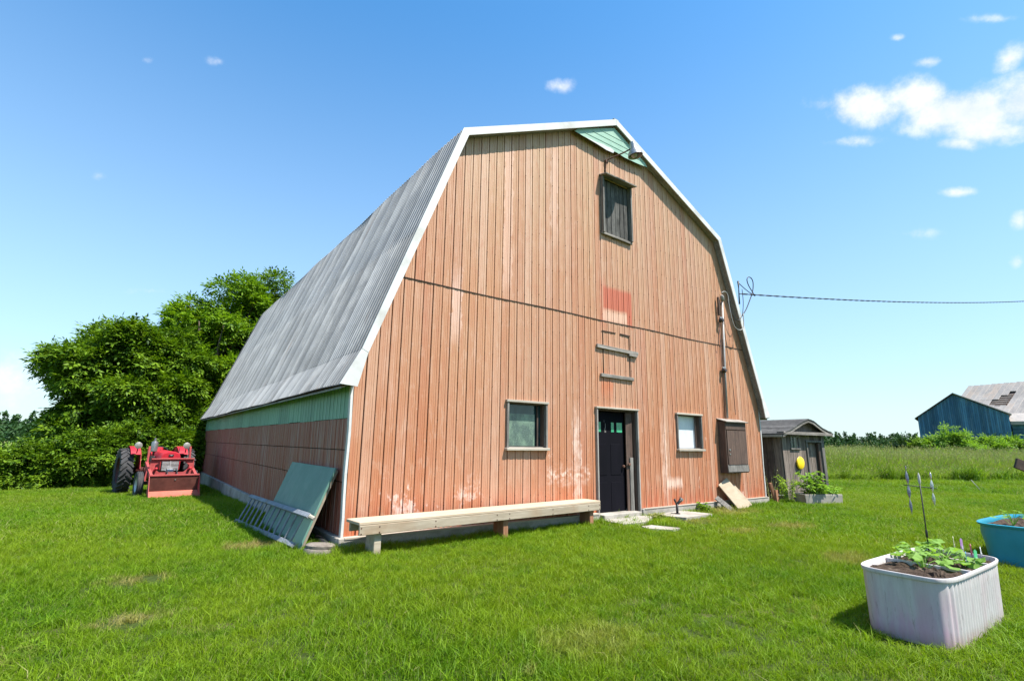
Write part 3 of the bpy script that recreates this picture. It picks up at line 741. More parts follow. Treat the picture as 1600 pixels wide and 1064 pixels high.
# ---------------------------------------------------------------- things on the front wall
lamp = thing('wall_lamp', 'gooseneck barn lamp with metal shade above the loft hatch', 'lamp', (5.35, -.02, 7.42))
MB().tube([(0, 0, 0), (.0, -.02, .10), (.02, -.03, .30), (.05, -.06, .36), (.12, -.15, .40), (.24, -.32, .46), (.36, -.48, .54)], .017, 8).build('arm', M['rustpipe'], lamp, smooth=True)
MB().box((.03, -.03, .32), (.07, .05, .07), bev=.008).build('bracket', M['rustpipe'], lamp)
MB().lathe((.38, -.52, .60), (.15, -.1, -1), [(.0, -.09), (.065, -.08), (.075, .0), (.075, .06), (.15, .17), (.165, .25), (.16, .25), (.12, .14), (0, .12)], 24).build('shade', M['galv'], lamp, auto=40)
MB().lathe((.38, -.52, .46), (.15, -.1, -1), [(0, 0), (.05, .02), (.075, .07), (.055, .13), (0, .145)], 14).build('bulb', M['chrome'], lamp, smooth=True)

cab = thing('meter_cabinet', 'brown weathered wooden meter cabinet hung on the wall by the right window', 'cabinet', (9.64, -.02, .82))
MB().box((-.455, -.10, .62), (.025, .20, 1.24), bev=.003).build('side_board', M['darkwood'], cab)
MB().box((.455, -.10, .62), (.025, .20, 1.22), bev=.003).build('side_board', M['darkwood'], cab)
MB().box((0, -.10, .015), (.90, .20, .03), bev=.003).build('bottom_board', M['darkwood'], cab)
MB().box((0, -.205, .11), (.93, .025, .17), Matrix.Rotation(R(-6), 3, 'X'), bev=.004).build('bottom_rail', M['greywood'], cab)
MB().box((0, -.20, 1.14), (.90, .022, .20), bev=.003).build('top_rail', M['darkwood'], cab)
cd = MB().box((.005, -.208, .61), (.87, .022, .82), bev=.003).build('cabinet_door', M['darkwood'], cab)
MB().box((-.36, -.226, .55), (.05, .014, .035), bev=.003).build('latch', M['galv'], cd)
MB().box((-.36, -.226, .45), (.04, .014, .03), bev=.003).build('latch', M['galv'], cd)
MB().box((0, -.12, 1.27), (1.0, .30, .022), Matrix.Rotation(R(16), 3, 'X'), bev=.003).build('cabinet_roof', M['greywoodh'], cab)

mast = thing('service_mast', 'steel conduit service mast running up the wall above the meter cabinet', 'conduit pipe', (9.6, -.06, 2.15))
MB().tube([(-.03, 0, 0), (.0, 0, 1.2), (.10, 0, 3.1)], .028, 10).build('conduit', M['conduit'], mast, smooth=True)
MB().tube([(-.13, .01, 0), (-.11, .01, 1.2), (-.07, .01, 2.95)], .013, 8).build('rusty_conduit', M['rustpipe'], mast, smooth=True)
MB().lathe((.10, -.01, 3.10), (-.5, -.2, .8), [(.03, -.02), (.05, .02), (.055, .10), (.03, .15), (0, .16)], 12).build('weather_head', M['conduit'], mast, auto=40)
for z_, x_ in ((2.52, -.08), (1.20, -.11)):
    MB().lathe((x_, -.045, z_), (0, -1, 0), [(0, -.05), (.05, -.05), (.06, -.02), (.045, 0), (.06, .03), (.04, .06), (0, .06)], 12).build('insulator', M['ceramic'], mast, auto=40)
    MB().box((x_+.02, -.03, z_+.07), (.14, .05, .05), bev=.006).build('clamp', M['galv'], mast)
MB().box((-.12, -.02, 2.9), (.05, .05, .5), bev=.005).build('wood_block', M['darkwood'], mast)
def loopwire(pts, r, name, mat, parent=None):
    P = [Vector(p) for p in pts]; out = []
    for i in range(len(P)-1):
        p0 = P[max(i-1, 0)]; p1 = P[i]; p2 = P[i+1]; p3 = P[min(i+2, len(P)-1)]
        for k in range(6):
            t = k/6; out.append(.5*((2*p1)+(-p0+p2)*t+(2*p0-5*p1+4*p2-p3)*t*t+(-p0+3*p1-3*p2+p3)*t**3))
    out.append(P[-1]); return MB().tube(out, r, 6).build(name, mat, parent, smooth=True)
loopwire([(-.0, -.05, 3.28), (.12, -.08, 3.33), (.22, -.1, 3.25), (.22, -.12, 2.95), (.32, -.15, 2.45), (.50, -.2, 2.32), (.68, -.22, 2.45), (.74, -.2, 2.8)], .012, 'drip_loop', M['whitecable'], mast)
loopwire([(.2, -.08, 3.1), (.35, -.12, 2.75), (.52, -.16, 2.6), (.68, -.2, 2.75), (.75, -.22, 3.1), (.78, -.2, 3.5)], .009, 'drip_loop', M['cable'], mast)
loopwire([(.04, -.02, 2.6), (.12, -.02, 1.9), (.28, -.02, 1.0), (.33, -.02, .1)], .006, 'loose_wire', M['cable'], mast)
loopwire([(-.17, -.03, 2.3), (-.26, -.03, 1.9), (-.19, -.03, 1.8), (-.15, -.03, 2.0)], .006, 'loose_wire', M['cable'], mast)

wire = thing('overhead_cable', 'twisted black power cable strung from the barn gable to the right', 'cable', (10.52, -.1, 5.58))
A = Vector((0, 0, 0)); B = Vector((31.9*1.0, -2.73, 8.70))-Vector((10.52, -.1, 5.58))
pts = []; pts2 = []
B = B*1.15; nseg = 160
for i in range(nseg+1):
    t = i/nseg; p = A.lerp(B, t)-Vector((0, 0, 1))*.20*4*t*(1-t)*1.0
    ph = t*2*math.pi*34; off = Vector((0, math.cos(ph), math.sin(ph)))*.012*(1+.6*t)
    pts.append(p+off); pts2.append(p-off)
MB().tube(pts, .011, 6).build('strand', M['cable'], wire, smooth=True)
MB().tube(pts2, .011, 6).build('strand', M['cable'], wire, smooth=True)
loopwire([(.75, -.04, .06), (.55, -.05, .20), (.42, -.05, .32), (.36, -.05, .46), (.44, -.05, .56), (.60, -.05, .56), (.68, -.05, .44), (.62, -.05, .18), (.45, -.04, -.1), (.25, -.02, -.4), (.05, .0, -.62)], .013, 'splice_loop', M['cable'], wire)
loopwire([(.62, -.04, .08), (.30, -.02, .18), (.02, .0, .30)], .012, 'splice_end', M['cable'], wire)
MB().tube([(-.02, 0, .36), (-.02, 0, .15), (-.04, 0, -.3)], [.03, .013, .02], 8).build('anchor_hook', M['cable'], wire, smooth=True)

# ---------------------------------------------------------------- bench
ba = math.atan2(.30, 4.7)
bench = thing('bench', 'long low plank bench against the front of the red barn', 'bench', (2.28, -.34, 0), ba)
MB().box((0, 0, .425), (4.66, .42, .04), bev=.006).build('top_plank', M['benchtop'], bench)
MB().box((0, -.195, .342), (4.65, .038, .122), bev=.006).build('front_rail', M['benchside'], bench)
MB().box((-.0, .16, .345), (4.6, .038, .11), bev=.006).build('back_rail', M['benchside'], bench)
for x_, m_ in ((-2.04, M['benchside']), (.12, M['legwood']), (2.14, M['legwood'])):
    MB().box((x_, -.03, .12), (.10, .26, .50), bev=.006).build('leg', m_, bench)
for i, x_ in enumerate((-2.30, -2.05, -1.2, -.1, .15, 1.1, 2.0, 2.3)):
    for z_ in (.30, .37): MB().lathe((x_, -.2155, z_), (0, -1, 0), [(0, .0), (.011, 0), (.011, -.004)], 8).build('nail', M['nail'], bench)

# ---------------------------------------------------------------- left wall clutter
sheet = thing('leaning_sheet', 'green painted wooden sheet leaning on the shaded side wall', 'board', (-.28, 1.42, 0))
# from foot (x -.24) to top (x +.22) relative
foot = Vector((-.22, 0, .0)); top_ = Vector((.19, 0, 1.07)); d = (top_-foot).normalized()
rot = Matrix((Vector((d.z, 0, -d.x)), Vector((0, 1, 0)), d)).transposed()
MB().box((foot+top_)/2, (.028, 2.42, 1.15), rot, bev=.003).build('green_face', M['boardgreen'], sheet)
MB().box((foot+top_)/2+Vector((d.z, 0, -d.x))*.036, (.04, 2.36, 1.10), rot, bev=.003).build('back_frame', M['boardedge'], sheet)
lad = thing('ladder', 'old grey wooden ladder lying on its side against the green sheet', 'ladder', (-.6, 1.9, 0))
r0a, r0b = Vector((.04, -1.62, .07)), Vector((-.17, 1.65, -.0))
r1a, r1b = Vector((.16, -1.80, .46)), Vector((.12, 2.10, .38))
MB().beam(r0a, r0b, .045, .07, up=(1, 0, 1), bev=.006).build('rail', M['ladder'], lad)
MB().beam(r1a, r1b, .045, .07, up=(1, 0, 1), bev=.006).build('rail', M['ladder'], lad)
for k in range(12):
    t = .05+.9*k/11; a_ = r0a.lerp(r0b, t); b_ = r1a.lerp(r1b, t)
    MB().tube([a_, b_], .015, 8).build('rung', M['ladder'], lad)
MB().tube([r1a+Vector((0, -.03, 0)), r1a+Vector((.05, -.09, -.03))], .03, 8).build('rail_end', M['palewood'], lad)
log = thing('log_slice', 'weathered round log slice lying at the barn corner', 'log', (-.33, -.12, 0), .3)
MB().lathe((0, 0, .0), (.08, 0, 1), [(.20, -.03), (.205, .05), (.19, .075), (.17, .08), (0, .082)], 18).build('slice', M['stone'], log, auto=40)
MB().lathe((.01, 0, .083), (.08, 0, 1), [(.185, 0), (.19, .03), (.17, .045), (.12, .048), (0, .05)], 16).build('slice', M['stone'], log, auto=40)
pipe = thing('drain_pipe', 'short dark drain pipe stub at the foundation corner', 'pipe', (-.20, .16, .02))
MB().tube([(0, .3, .10), (.02, .05, .06), (.06, -.16, .0)], .045, 10).build('pipe', M['black'], pipe, smooth=True)
MB().lathe((.06, -.16, .0), (.3, -1, -.3), [(.045, 0), (.058, .005), (.058, .03), (.044, .032)], 12).build('collar', M['galv'], pipe, auto=40)

# ---------------------------------------------------------------- slabs, pump, boards right of the door
def slab(name, label, pts, z0, z1, mat, cat='slab'):
    o = MB().prism([(x, y, z0) for x, y in pts], (0, 0, z1-z0)).build(name, mat); return tag(o, label, cat)
def qd(*p): return list(p)
slab('concrete_slab', 'square concrete slab carrying the black hand pump', qd((6.28, -.20), (6.55, -.85), (7.55, -.78), (7.45, -.12)), -.03, .065, M['concrete'])
slab('concrete_slab', 'flat concrete slab sunk in the lawn before the door', qd((4.95, -1.20), (5.2, -1.52), (5.5, -1.46), (5.32, -.98), (5.05, -.98)), -.04, .038, M['concrete'])
slab('concrete_slab', 'pale concrete doorstep slab under the dark door', qd((4.86, -.72), (5.5, -.75), (6.2, -.32), (6.2, -.13), (4.9, -.13)), -.04, .055, M['concrete'])
pump = thing('water_spigot', 'black two-armed water spigot standing on the concrete slab', 'water tap', (6.86, -.42, .065))
MB().tube([(0, 0, 0), (0, 0, .20)], .026, 10).build('riser', M['black'], pump, smooth=True)
MB().lathe((0, 0, 0), (0, 0, 1), [(.06, 0), (.06, .015), (.03, .02)], 12).build('flange', M['black'], pump, auto=40)
MB().tube([(0, 0, .19), (-.08, -.02, .25), (-.11, -.03, .30)], [.02, .018, .024], 8).build('arm', M['black'], pump, smooth=True)
MB().tube([(0, 0, .19), (.07, -.01, .24), (.12, -.02, .29)], [.026, .03, .036], 8).build('arm', M['black'], pump, smooth=True)
MB().tube([(.05, -.05, .30), (.16, .03, .33)], .012, 8).build('handle', M['black'], pump, smooth=True)
MB().box((.12, -.03, .285), (.07, .05, .05), Matrix.Rotation(.5, 3, 'Y'), bev=.006).build('valve', M['galv'], pump)

def leaning(name, label, x, w, h, foot_y, th, mat, lean_top=-.03, rz=0.0, tilt=0.0, cat='board'):
    t = thing(name, label, cat, (x, 0, 0), rz)
    a_ = Vector((0, foot_y, .0)); top_y = lean_top; hz = math.sqrt(max(.01, h*h-(foot_y-top_y)**2)); b_ = Vector((tilt, top_y, hz)); d_ = (b_-a_).normalized()
    x_ = Vector((0, 1, 0)).cross(d_).normalized(); y_ = d_.cross(x_)
    MB().box((a_+b_)/2, (w, th, (b_-a_).length), Matrix((x_, y_, d_)).transposed(), bev=.003).build('sheet', mat, t)
    return t
leaning('leaning_plywood', 'bleached plywood board leaning on the wall below the meter cabinet', 9.42, .40, .74, -.46, .03, M['ply'], -.06, 0, -.26)
leaning('leaning_plywood', 'smaller mossy plywood piece tucked behind the bleached board', 9.72, .36, .56, -.36, .02, M['ply'], -.045, 0, -.20)
leaning('loose_plank', 'short grey plank propped beside the leaning plywood', 8.92, .15, .42, -.42, .025, M['greywood'], -.1, 0, -.12)
MBo = thing('angle_iron', 'dark bent bracket lying at the wall foot beside the plywood', 'bracket', (8.72, -.16, 0))
MB().box((0, 0, .05), (.1, .05, .08), bev=.006).build('plate', M['black'], MBo)
MB().box((.06, -.02, .03), (.14, .03, .03), bev=.004).build('arm', M['black'], MBo)
post = thing('wooden_post', 'short red-brown wooden post leaning at the right barn corner', 'post', (11.42, -.18, 0))
MB().beam((0, 0, -.02), (-.10, .08, .52), .09, .06, bev=.006).build('upright', M['legwood'], post)
MB().beam((.0, -.045, .0), (.0, -.02, .34), .12, .03, bev=.005).build('block', M['legwood'], post)

# ---------------------------------------------------------------- shed
shed = thing('small_shed', 'small weathered plank shed with grey roof beside the barn', 'shed', (12.30, -.05, 0), R(-5))
SWd, SD, SH = 2.12, 2.3, 1.86
lean = -.07    # top drifts left
sk = Matrix(((1, 0, lean/SH), (0, 1, 0), (0, 0, 1)))
def sb(c, d, rot=None, bev=.004):
    mb = MB().box(c, d, rot, bev); mb.v = [tuple(sk @ Vector(v)) for v in mb.v]; return mb
dx0, dx1, dz1 = 1.22, 1.92, 1.60
nb = 9; bw = SWd/nb
for k in range(nb):
    xa, xb = k*bw, (k+1)*bw; mid = (xa+xb)/2
    segs = [(0.02, SH)]
    if dx0-.02 < mid < dx1+.02: segs = [(dz1+.05, SH)]
    elif .42 < mid < .80 : segs = [(0.02, 1.42), (1.76, SH)]
    for a_, b_ in segs:
        sb((mid, random.uniform(-.004, .004), (a_+b_)/2), (bw-.008, .022, b_-a_)).build('board', M['shedwood'], shed)
for k in range(10):
    ya = k*SD/10+.02
    sb((.0, ya+SD/20, SH/2), (.022, SD/10-.008, SH)).build('board', M['shedwood'], shed)
    if k % 2 == 0: sb((SWd, ya+SD/10, SH/2), (.022, SD/5-.01, SH)).build('board', M['shedwood'], shed)
sb((SWd/2, SD, SH/2), (SWd, .03, SH)).build('rear_wall', M['shedwood'], shed)
for k in range(4):
    sb((dx0+.09+k*.165, .09, dz1/2+.03), (.155, .02, dz1-.08)).build('door_plank', M['shedwood'], shed)
sb((dx0-.03, -.025, dz1/2), (.06, .05, dz1)).build('door_frame', M['greywood'], shed)
sb((dx1+.10, -.03, dz1/2+.1), (.14, .05, dz1+.25)).build('door_frame', M['greywood'], shed)
sb((dx1-.05, .03, dz1/2), (.05, .06, dz1-.05)).build('door_frame', M['darkwood'], shed)
sb(((dx0+dx1)/2, -.028, dz1+.03), (dx1-dx0+.14, .05, .06)).build('door_frame', M['greywood'], shed)
sw = sb((.60, .0, 1.59), (.36, .012, .32), None, .0).build('window', M['darkglass'], shed)
for c_, d_ in (((.40, -.022, 1.59), (.04, .03, .36)), ((.80, -.022, 1.59), (.04, .03, .36)), ((.60, -.024, 1.76), (.46, .03, .04)), ((.60, -.03, 1.41), (.48, .05, .04)), ((.57, -.02, 1.59), (.02, .015, .32))):
    sb(c_, d_).build('frame', M['greywood'], sw)
# low arched gable roof: several straight pitches
RP = [(-.22, 1.80), (.30, 1.97), (.82, 2.17), (1.10, 2.24), (1.36, 2.19), (1.85, 1.98), (2.36, 1.84)]
mb = MB(); mb.prism([(x+lean, .0, z) for x, z in RP[1:-1]]+[(SWd+lean, 0, SH), (lean, 0, SH)], (0, .025, 0)); mb.build('gable_board', M['shedwood'], shed)
for (xa, za), (xb, zb) in zip(RP[:-1], RP[1:]):
    nn = 3
    for j in range(nn):
        a_ = (xa+(xb-xa)*j/nn, za+(zb-za)*j/nn); b_ = (xa+(xb-xa)*(j+1)/nn, za+(zb-za)*(j+1)/nn)
        hh = random.uniform(.0, .012)
        MB().prism([(a_[0]+lean, -.22, a_[1]+hh), (b_[0]+lean, -.22, b_[1]+hh), (b_[0]+lean, -.22, b_[1]+.028+hh), (a_[0]+lean, -.22, a_[1]+.028+hh)], (0, SD+.4, 0)).build('roof_strip', M['shingle'], shed)
for (xa, za), (xb, zb) in zip(RP[:-1], RP[1:]):
    MB().prism([(xa+lean, -.205, za-.07), (xb+lean, -.205, zb-.07), (xb+lean, -.205, zb-.002), (xa+lean, -.205, za-.002)], (0, .025, 0)).build('fascia', M['greywoodh'], shed)
MB().box((SWd/2+lean, -.10, 1.87), (SWd+.36, .20, .035), bev=.004).build('ledge', M['greywoodh'], shed)
MB().box((SWd/2+lean, -.205, 1.835), (SWd+.38, .03, .07), bev=.004).build('fascia', M['greywoodh'], shed)
MB().box((-.20+lean, SD/2-.02, 1.765), (.035, SD+.3, .07), bev=.004).build('eave_trim', M['palewood'], shed)
disc = tag(MB().lathe((0, 0, 0), (0, -1, 0), [(0, .055), (.12, .05), (.165, .035), (.18, .01), (.17, 0)], 28).build('yellow_disc', M['yellow'], None, auto=30), 'round yellow plastic disc hung on the shed front', 'disc')
disc.location = (12.96, -.16, 1.02); disc.rotation_euler = (0, 0, R(-5))

# ---------------------------------------------------------------- leaves and plants
def leaf_quads(base, dirn, side, length, width, bend=.15):
    """vectorised diamond leaves: base (n,3), dirn, side unit vectors"""
    n = len(base); up = np.cross(side, dirn)
    p0 = base; p2 = base+dirn*length[:, None]-up*(length*bend)[:, None]
    mid = base+dirn*(length*.45)[:, None]
    p1 = mid+side*(width/2)[:, None]; p3 = mid-side*(width/2)[:, None]
    V = np.stack([p0, p1, p2, p3], 1).reshape(-1, 3)
    F = np.arange(n*4).reshape(n, 4); return V, F
def unit(v): return v/np.maximum(np.linalg.norm(v, axis=1, keepdims=True), 1e-9)
def sprays(centers, outward, nper, length=.3, leaf=.11, lw=.045, leaflets=7, droop=.35, jitter=.5):
    """compound leaves: a stalk direction with leaflets along it"""
    n = len(centers)
    d = unit(outward+rng.normal(0, jitter, (n, 3))+np.array([0, 0, -droop]))
    s = unit(np.cross(d, rng.normal(0, .35, (n, 3))+np.array([0, 0, 1.0])))
    Vs = []; Fs = []; off = 0
    sc = rng.uniform(.75, 1.3, n)
    for k in range(leaflets):
        t = (k//2+1)/(leaflets//2+1.0) if k < leaflets-1 else 1.0
        sg = (1 if k % 2 else -1)
        if k == leaflets-1: ld = d
        else: ld = unit(d*.55+s*sg*.9+rng.normal(0, .15, (n, 3)))
        b = centers+d*(length*t*sc)[:, None]
        sd = unit(np.cross(ld, np.cross(s, d)+rng.normal(0, .3, (n, 3))))
        V, F = leaf_quads(b, ld, sd, leaf*sc*rng.uniform(.8, 1.2, n), lw*sc, .2)
        Vs.append(V); Fs.append(F+off); off += len(V)
    return np.concatenate(Vs), np.concatenate(Fs)

def crown(name, blobs, nclump, nspray, mat, parent, leaf=.11, lw=.048, length=.28, leaflets=7, cr_=(.45, .85), flat=.5, shell=.75):
    """blobs: (x,y,z,rx,ry,rz) relative to parent"""
    B = np.array(blobs, float); vol = (B[:, 3]*B[:, 4]*B[:, 5])**.67; pick = rng.choice(len(B), nclump, p=vol/vol.sum())
    u = unit(rng.normal(0, 1, (nclump, 3))); rad = rng.uniform(shell-.1, 1.16, nclump)
    inner = rng.random(nclump) < .25; rad[inner] *= rng.uniform(.4, .8, inner.sum())
    C = B[pick, :3]+u*B[pick, 3:6]*rad[:, None]
    cr0 = rng.uniform(cr_[0], cr_[1], nclump)*np.where(rad > 1, .7, 1.0)
    idx = rng.choice(nclump, nspray, p=(cr0**2)/(cr0**2).sum())
    w = unit(rng.normal(0, 1, (nspray, 3))+np.array([0, 0, .45])); rr = rng.uniform(.45, 1.0, nspray)
    S = C[idx]+w*(cr0[idx]*rr)[:, None]*np.array([1, 1, flat])
    out = unit(w*np.array([1, 1, .4])+u[idx]*.5)
    V, F = sprays(S, out, 1, length, leaf, lw, leaflets)
    o = link(name, fast_mesh(name, V, F, mat), parent); return C
def tree(name, label, cat, loc, blobs, nclump, nspray, mat, trunk_h, trunk_r, group=None, **kw):
    t = thing(name, label, cat, loc, 0, group)
    C = crown('crown', blobs, nclump, nspray, mat, t, **kw)
    mb = MB()
    for s_ in range(kw.get('stems', 1) if False else 2 if trunk_r > .12 else 1):
        ax = random.uniform(-.35, .35); ay = random.uniform(-.3, .3)
        tp = [(s_*.3-.15, 0, -.2), (s_*.3-.15+ax*.3, ay*.3, trunk_h*.35), (ax+s_*.3, ay, trunk_h*.7), (ax*1.7+s_*.3, ay*1.6, trunk_h)]
        mb.tube(tp, [trunk_r, trunk_r*.8, trunk_r*.55, trunk_r*.25], 8)
        for q in range(24):
            c = C[rng.integers(len(C))]; h = random.uniform(.25, .8); k = min(2, int(h*3)); p = Vector(tp[k]).lerp(Vector(tp[k+1]), h*3-k)
            m_ = (p+Vector(c))/2+Vector((0, 0, .25)); mb.tube([p, m_, Vector(c)], [trunk_r*.42, trunk_r*.26, .014], 5)
    mb.build('trunk', M['bark'], t, smooth=True)
    return t

TG = 'trees growing behind the tractor and barn'
zt = -.34
tree('broadleaf_tree', 'wide spreading ash tree at the left end of the tree row', 'tree', (-4.0, 20.0, zt),
     [(-.65, 0, 4.4, 1.1, 1.5, .95), (.3, 0, 5.3, 1.4, 1.5, 1.1), (1.3, 0, 5.2, 1.3, 1.5, 1.1), (.1, -.6, 3.2, 1.6, 1.4, .9), (1.0, -.8, 3.4, 1.7, 1.4, 1.2), (.8, -1.0, 1.7, 1.6, 1.2, 1.2), (-.2, -.9, 2.0, 1.2, 1.0, .8), (1.6, -.9, 2.6, 1.2, 1.0, 1.0)], 105, 10500, M['leafA'], 4.4, .16, TG, leaf=.17, lw=.072, length=.36, cr_=(.35, .85), flat=.6)
tree('broadleaf_tree', 'dense mid-height tree right behind the red tractor', 'tree', (-2.1, 19.6, zt),
     [(-.4, 0, 5.2, 1.3, 1.4, 1.2), (.7, 0, 5.0, 1.3, 1.3, 1.1), (.1, -.8, 3.6, 1.7, 1.3, 1.2), (.2, -1.3, 1.9, 1.9, 1.2, 1.3)], 92, 9500, M['leafA'], 4.6, .15, TG, leaf=.17, lw=.072, length=.36, cr_=(.35, .85), flat=.6)
tree('broadleaf_tree', 'tall bright green tree rising beside the barn roof edge', 'tree', (.2, 21.2, zt),
     [(-.4, 0, 7.0, 1.4, 1.5, 1.5), (.9, .3, 8.3, 1.4, 1.5, 1.4), (-.2, -.6, 5.0, 1.6, 1.4, 1.3), (-.3, -1.0, 3.2, 1.6, 1.3, 1.4), (1.6, 0, 6.0, 1.4, 1.4, 1.6), (-1.3, .2, 6.2, 1.0, 1.0, 1.0)], 100, 10500, M['leafB'], 6.5, .2, TG, leaf=.17, lw=.072, length=.36, cr_=(.35, .85), flat=.6)
tree('broadleaf_tree', 'tallest dark green tree behind the barn roof slope', 'tree', (2.8, 22.6, zt),
     [(-.3, 0, 9.3, 1.3, 1.4, 1.35), (.5, 0, 7.8, 1.8, 1.6, 1.6), (0, 0, 5.6, 1.9, 1.6, 1.6)], 95, 8500, M['leafA'], 7.2, .22, TG, leaf=.17, lw=.072, length=.36, cr_=(.35, .85), flat=.6)
tree('broadleaf_tree', 'treetop just peeping over the far roof edge', 'tree', (5.2, 24.5, zt),
     [(-.2, 0, 9.6, 1.2, 1.3, 1.4), (.3, 0, 7.9, 1.5, 1.5, 1.5)], 40, 2500, M['leafA'], 7.0, .2, TG, leaf=.17, lw=.072, length=.36, cr_=(.35, .85), flat=.6)
SG = 'shrubs at the foot of the tree row'
for (x_, y_, h_, w_, lb) in ((-6.6, 17.4, 1.0, 1.3, 'rounded low shrub at the far left lawn edge'), (-4.9, 17.0, 1.35, 1.2, 'dark low shrub second from the far left lawn edge'), (-3.5, 16.9, 1.8, 1.2, 'leafy shrub just left of the tractor wheel'), (-1.9, 17.2, 2.2, 1.2, 'tall shrub directly behind the tractor seat'), (-.9, 17.4, 1.9, .75, 'narrow shrub squeezed between tractor and barn corner')):
    s_ = thing('shrub', lb, 'shrub', (x_, y_, -.34), 0, SG)
    C = crown('foliage', [(0, 0, h_*.5, w_, .9, h_*.5), (.3, .1, h_*.75, w_*.6, .7, h_*.3)], 55, 4200, M['leafA'], s_, leaf=.12, lw=.052, length=.26, cr_=(.25, .45), flat=.7)
    mb = MB()
    for k in range(6): mb.tube([(0, 0, -.1), Vector(C[k])*.5, Vector(C[k])], [.03, .02, .008], 5)
    mb.build('stem', M['bark'], s_, smooth=True)
# left background beyond the trees
tree('broadleaf_tree', 'small round shrubby tree far left beyond the lawn', 'tree', (-10.2, 24.5, zt), [(0, 0, 1.1, 1.7, 1.5, .9), (-1.8, .5, 1.0, 1.4, 1.3, .8)], 45, 2400, M['leafA'], 1.6, .08, leaf=.15, lw=.065, length=.3)
tree('broadleaf_tree', 'pale bushy tree at the left frame edge', 'tree', (-8.2, 20.5, zt), [(0, 0, .7, 1.2, 1.1, .7), (.8, .5, .8, 1.0, 1.0, .6)], 40, 2200, M['leafB'], 1.4, .07, leaf=.13, lw=.055, length=.28)

# ---------------------------------------------------------------- tractor
tr = thing('tractor', 'old red farm tractor with front loader parked by the trees', 'tractor', (-1.58, 11.9, -.20), R(8))
def tyre(name, x, y, r, w, lugs, parent_extra=None):
    mb = MB()
    prof = [(r*.62, -w*.42), (r*.80, -w*.5), (r*.93, -w*.46), (r*.97, -w*.25), (r*.975, 0), (r*.97, w*.25), (r*.93, w*.46), (r*.80, w*.5), (r*.62, w*.42), (r*.60, 0), (r*.62, -w*.42)]
    mb.lathe((x, y, r), (1, 0, 0), prof, 40)
    t = mb.build(name, M['rubber'], tr, auto=35)
    lb = MB()
    if lugs:
        n = 22
        for k in range(n):
            for sd in (-1, 1):
                a_ = 2*math.pi*(k+(.5 if sd > 0 else 0))/n
                def P(rad, ang, xx): return Vector((x+xx, y+math.cos(ang)*rad, r+math.sin(ang)*rad))
                A_ = P(r*.985, a_, sd*w*.02); B_ = P(r*.955, a_+.24, sd*w*.48)
                lb.beam(A_, B_, .05, .06, up=(P(1, a_+.1, 0)-P(0, 0, 0)), bev=.006)
        lb.build('tread_lugs', M['rubber'], t, kind='stuff')
    else:
        for xx in (-w*.28, 0, w*.28):
            lb.lathe((x+xx, y, r), (1, 0, 0), [(r*.96, -.016), (r*1.0, -.01), (r*1.0, .01), (r*.96, .016)], 32)
        lb.build('tread_rib', M['rubber'], t, auto=35)
    sd = -1 if x < 0 else 1
    rim = MB().lathe((x, y, r), (sd, 0, 0), [(r*.63, w*.36), (r*.58, w*.38), (r*.55, w*.2), (r*.45, w*.05), (r*.2, w*.02), (r*.18, w*.18), (0, w*.2)], 28).build('rim', M['grille'] if not lugs else M['bucketdark'], t, auto=35)
    return t
for sx in (-1, 1):
    tyre('rear_tyre', sx*.82, 1.15, .66, .34, True); tyre('front_tyre', sx*.68, -.75, .36, .16, False)
MB().tube([(-.75, 1.15, .66), (.75, 1.15, .66)], .10, 12).build('rear_axle', M['bucketdark'], tr, smooth=True)
MB().box((0, -.75, .40), (1.30, .10, .10), bev=.01).build('front_axle', M['bucketdark'], tr)
MB().box((0, .35, .62), (.38, 1.9, .40), bev=.03).build('engine_block', M['bucketdark'], tr)
# hood with a rounded top
prof = [(-.26, .78), (-.27, 1.02), (-.25, 1.16), (-.19, 1.24), (-.08, 1.275), (.08, 1.275), (.19, 1.24), (.25, 1.16), (.27, 1.02), (.26, .78)]
mb = MB(); vs_ = []; fs_ = []
for (y_, sx, dz) in ((-.86, .93, -.03), (-.80, .99, -.005), (-.4, 1, 0), (.5, 1.05, .02)):
    vs_ += [(x*sx, y_, z+dz) for x, z in prof]
n_ = len(prof)
for j in range(3):
    for k in range(n_-1): fs_.append((j*n_+k, j*n_+k+1, (j+1)*n_+k+1, (j+1)*n_+k))
fs_.append(tuple(range(n_))); mb.add(vs_, fs_)
hood = mb.build('hood', M['tractorred'], tr, auto=35)
MB().box((0, -.875, 1.165), (.13, .012, .05), bev=.004).build('badge', M['black'], hood)
MB().box((0, -.882, 1.165), (.05, .01, .022), bev=.002).build('badge', M['chrome'], hood)
gr = MB().box((0, -.87, .90), (.45, .03, .36), bev=.006).build('grille', M['black'], tr)
for k in range(9):
    for sx in (-1, 1): MB().box((sx*.108, -.895, .745+k*.038), (.195, .03, .02), Matrix.Rotation(R(25), 3, 'X')).build('slat', M['grille'], gr)
MB().box((0, -.90, .90), (.02, .02, .36)).build('grille_bar', M['grille'], gr)
MB().box((0, -.92, .70), (.20, .16, .14), bev=.03).build('weight_bracket', M['grille'], tr)
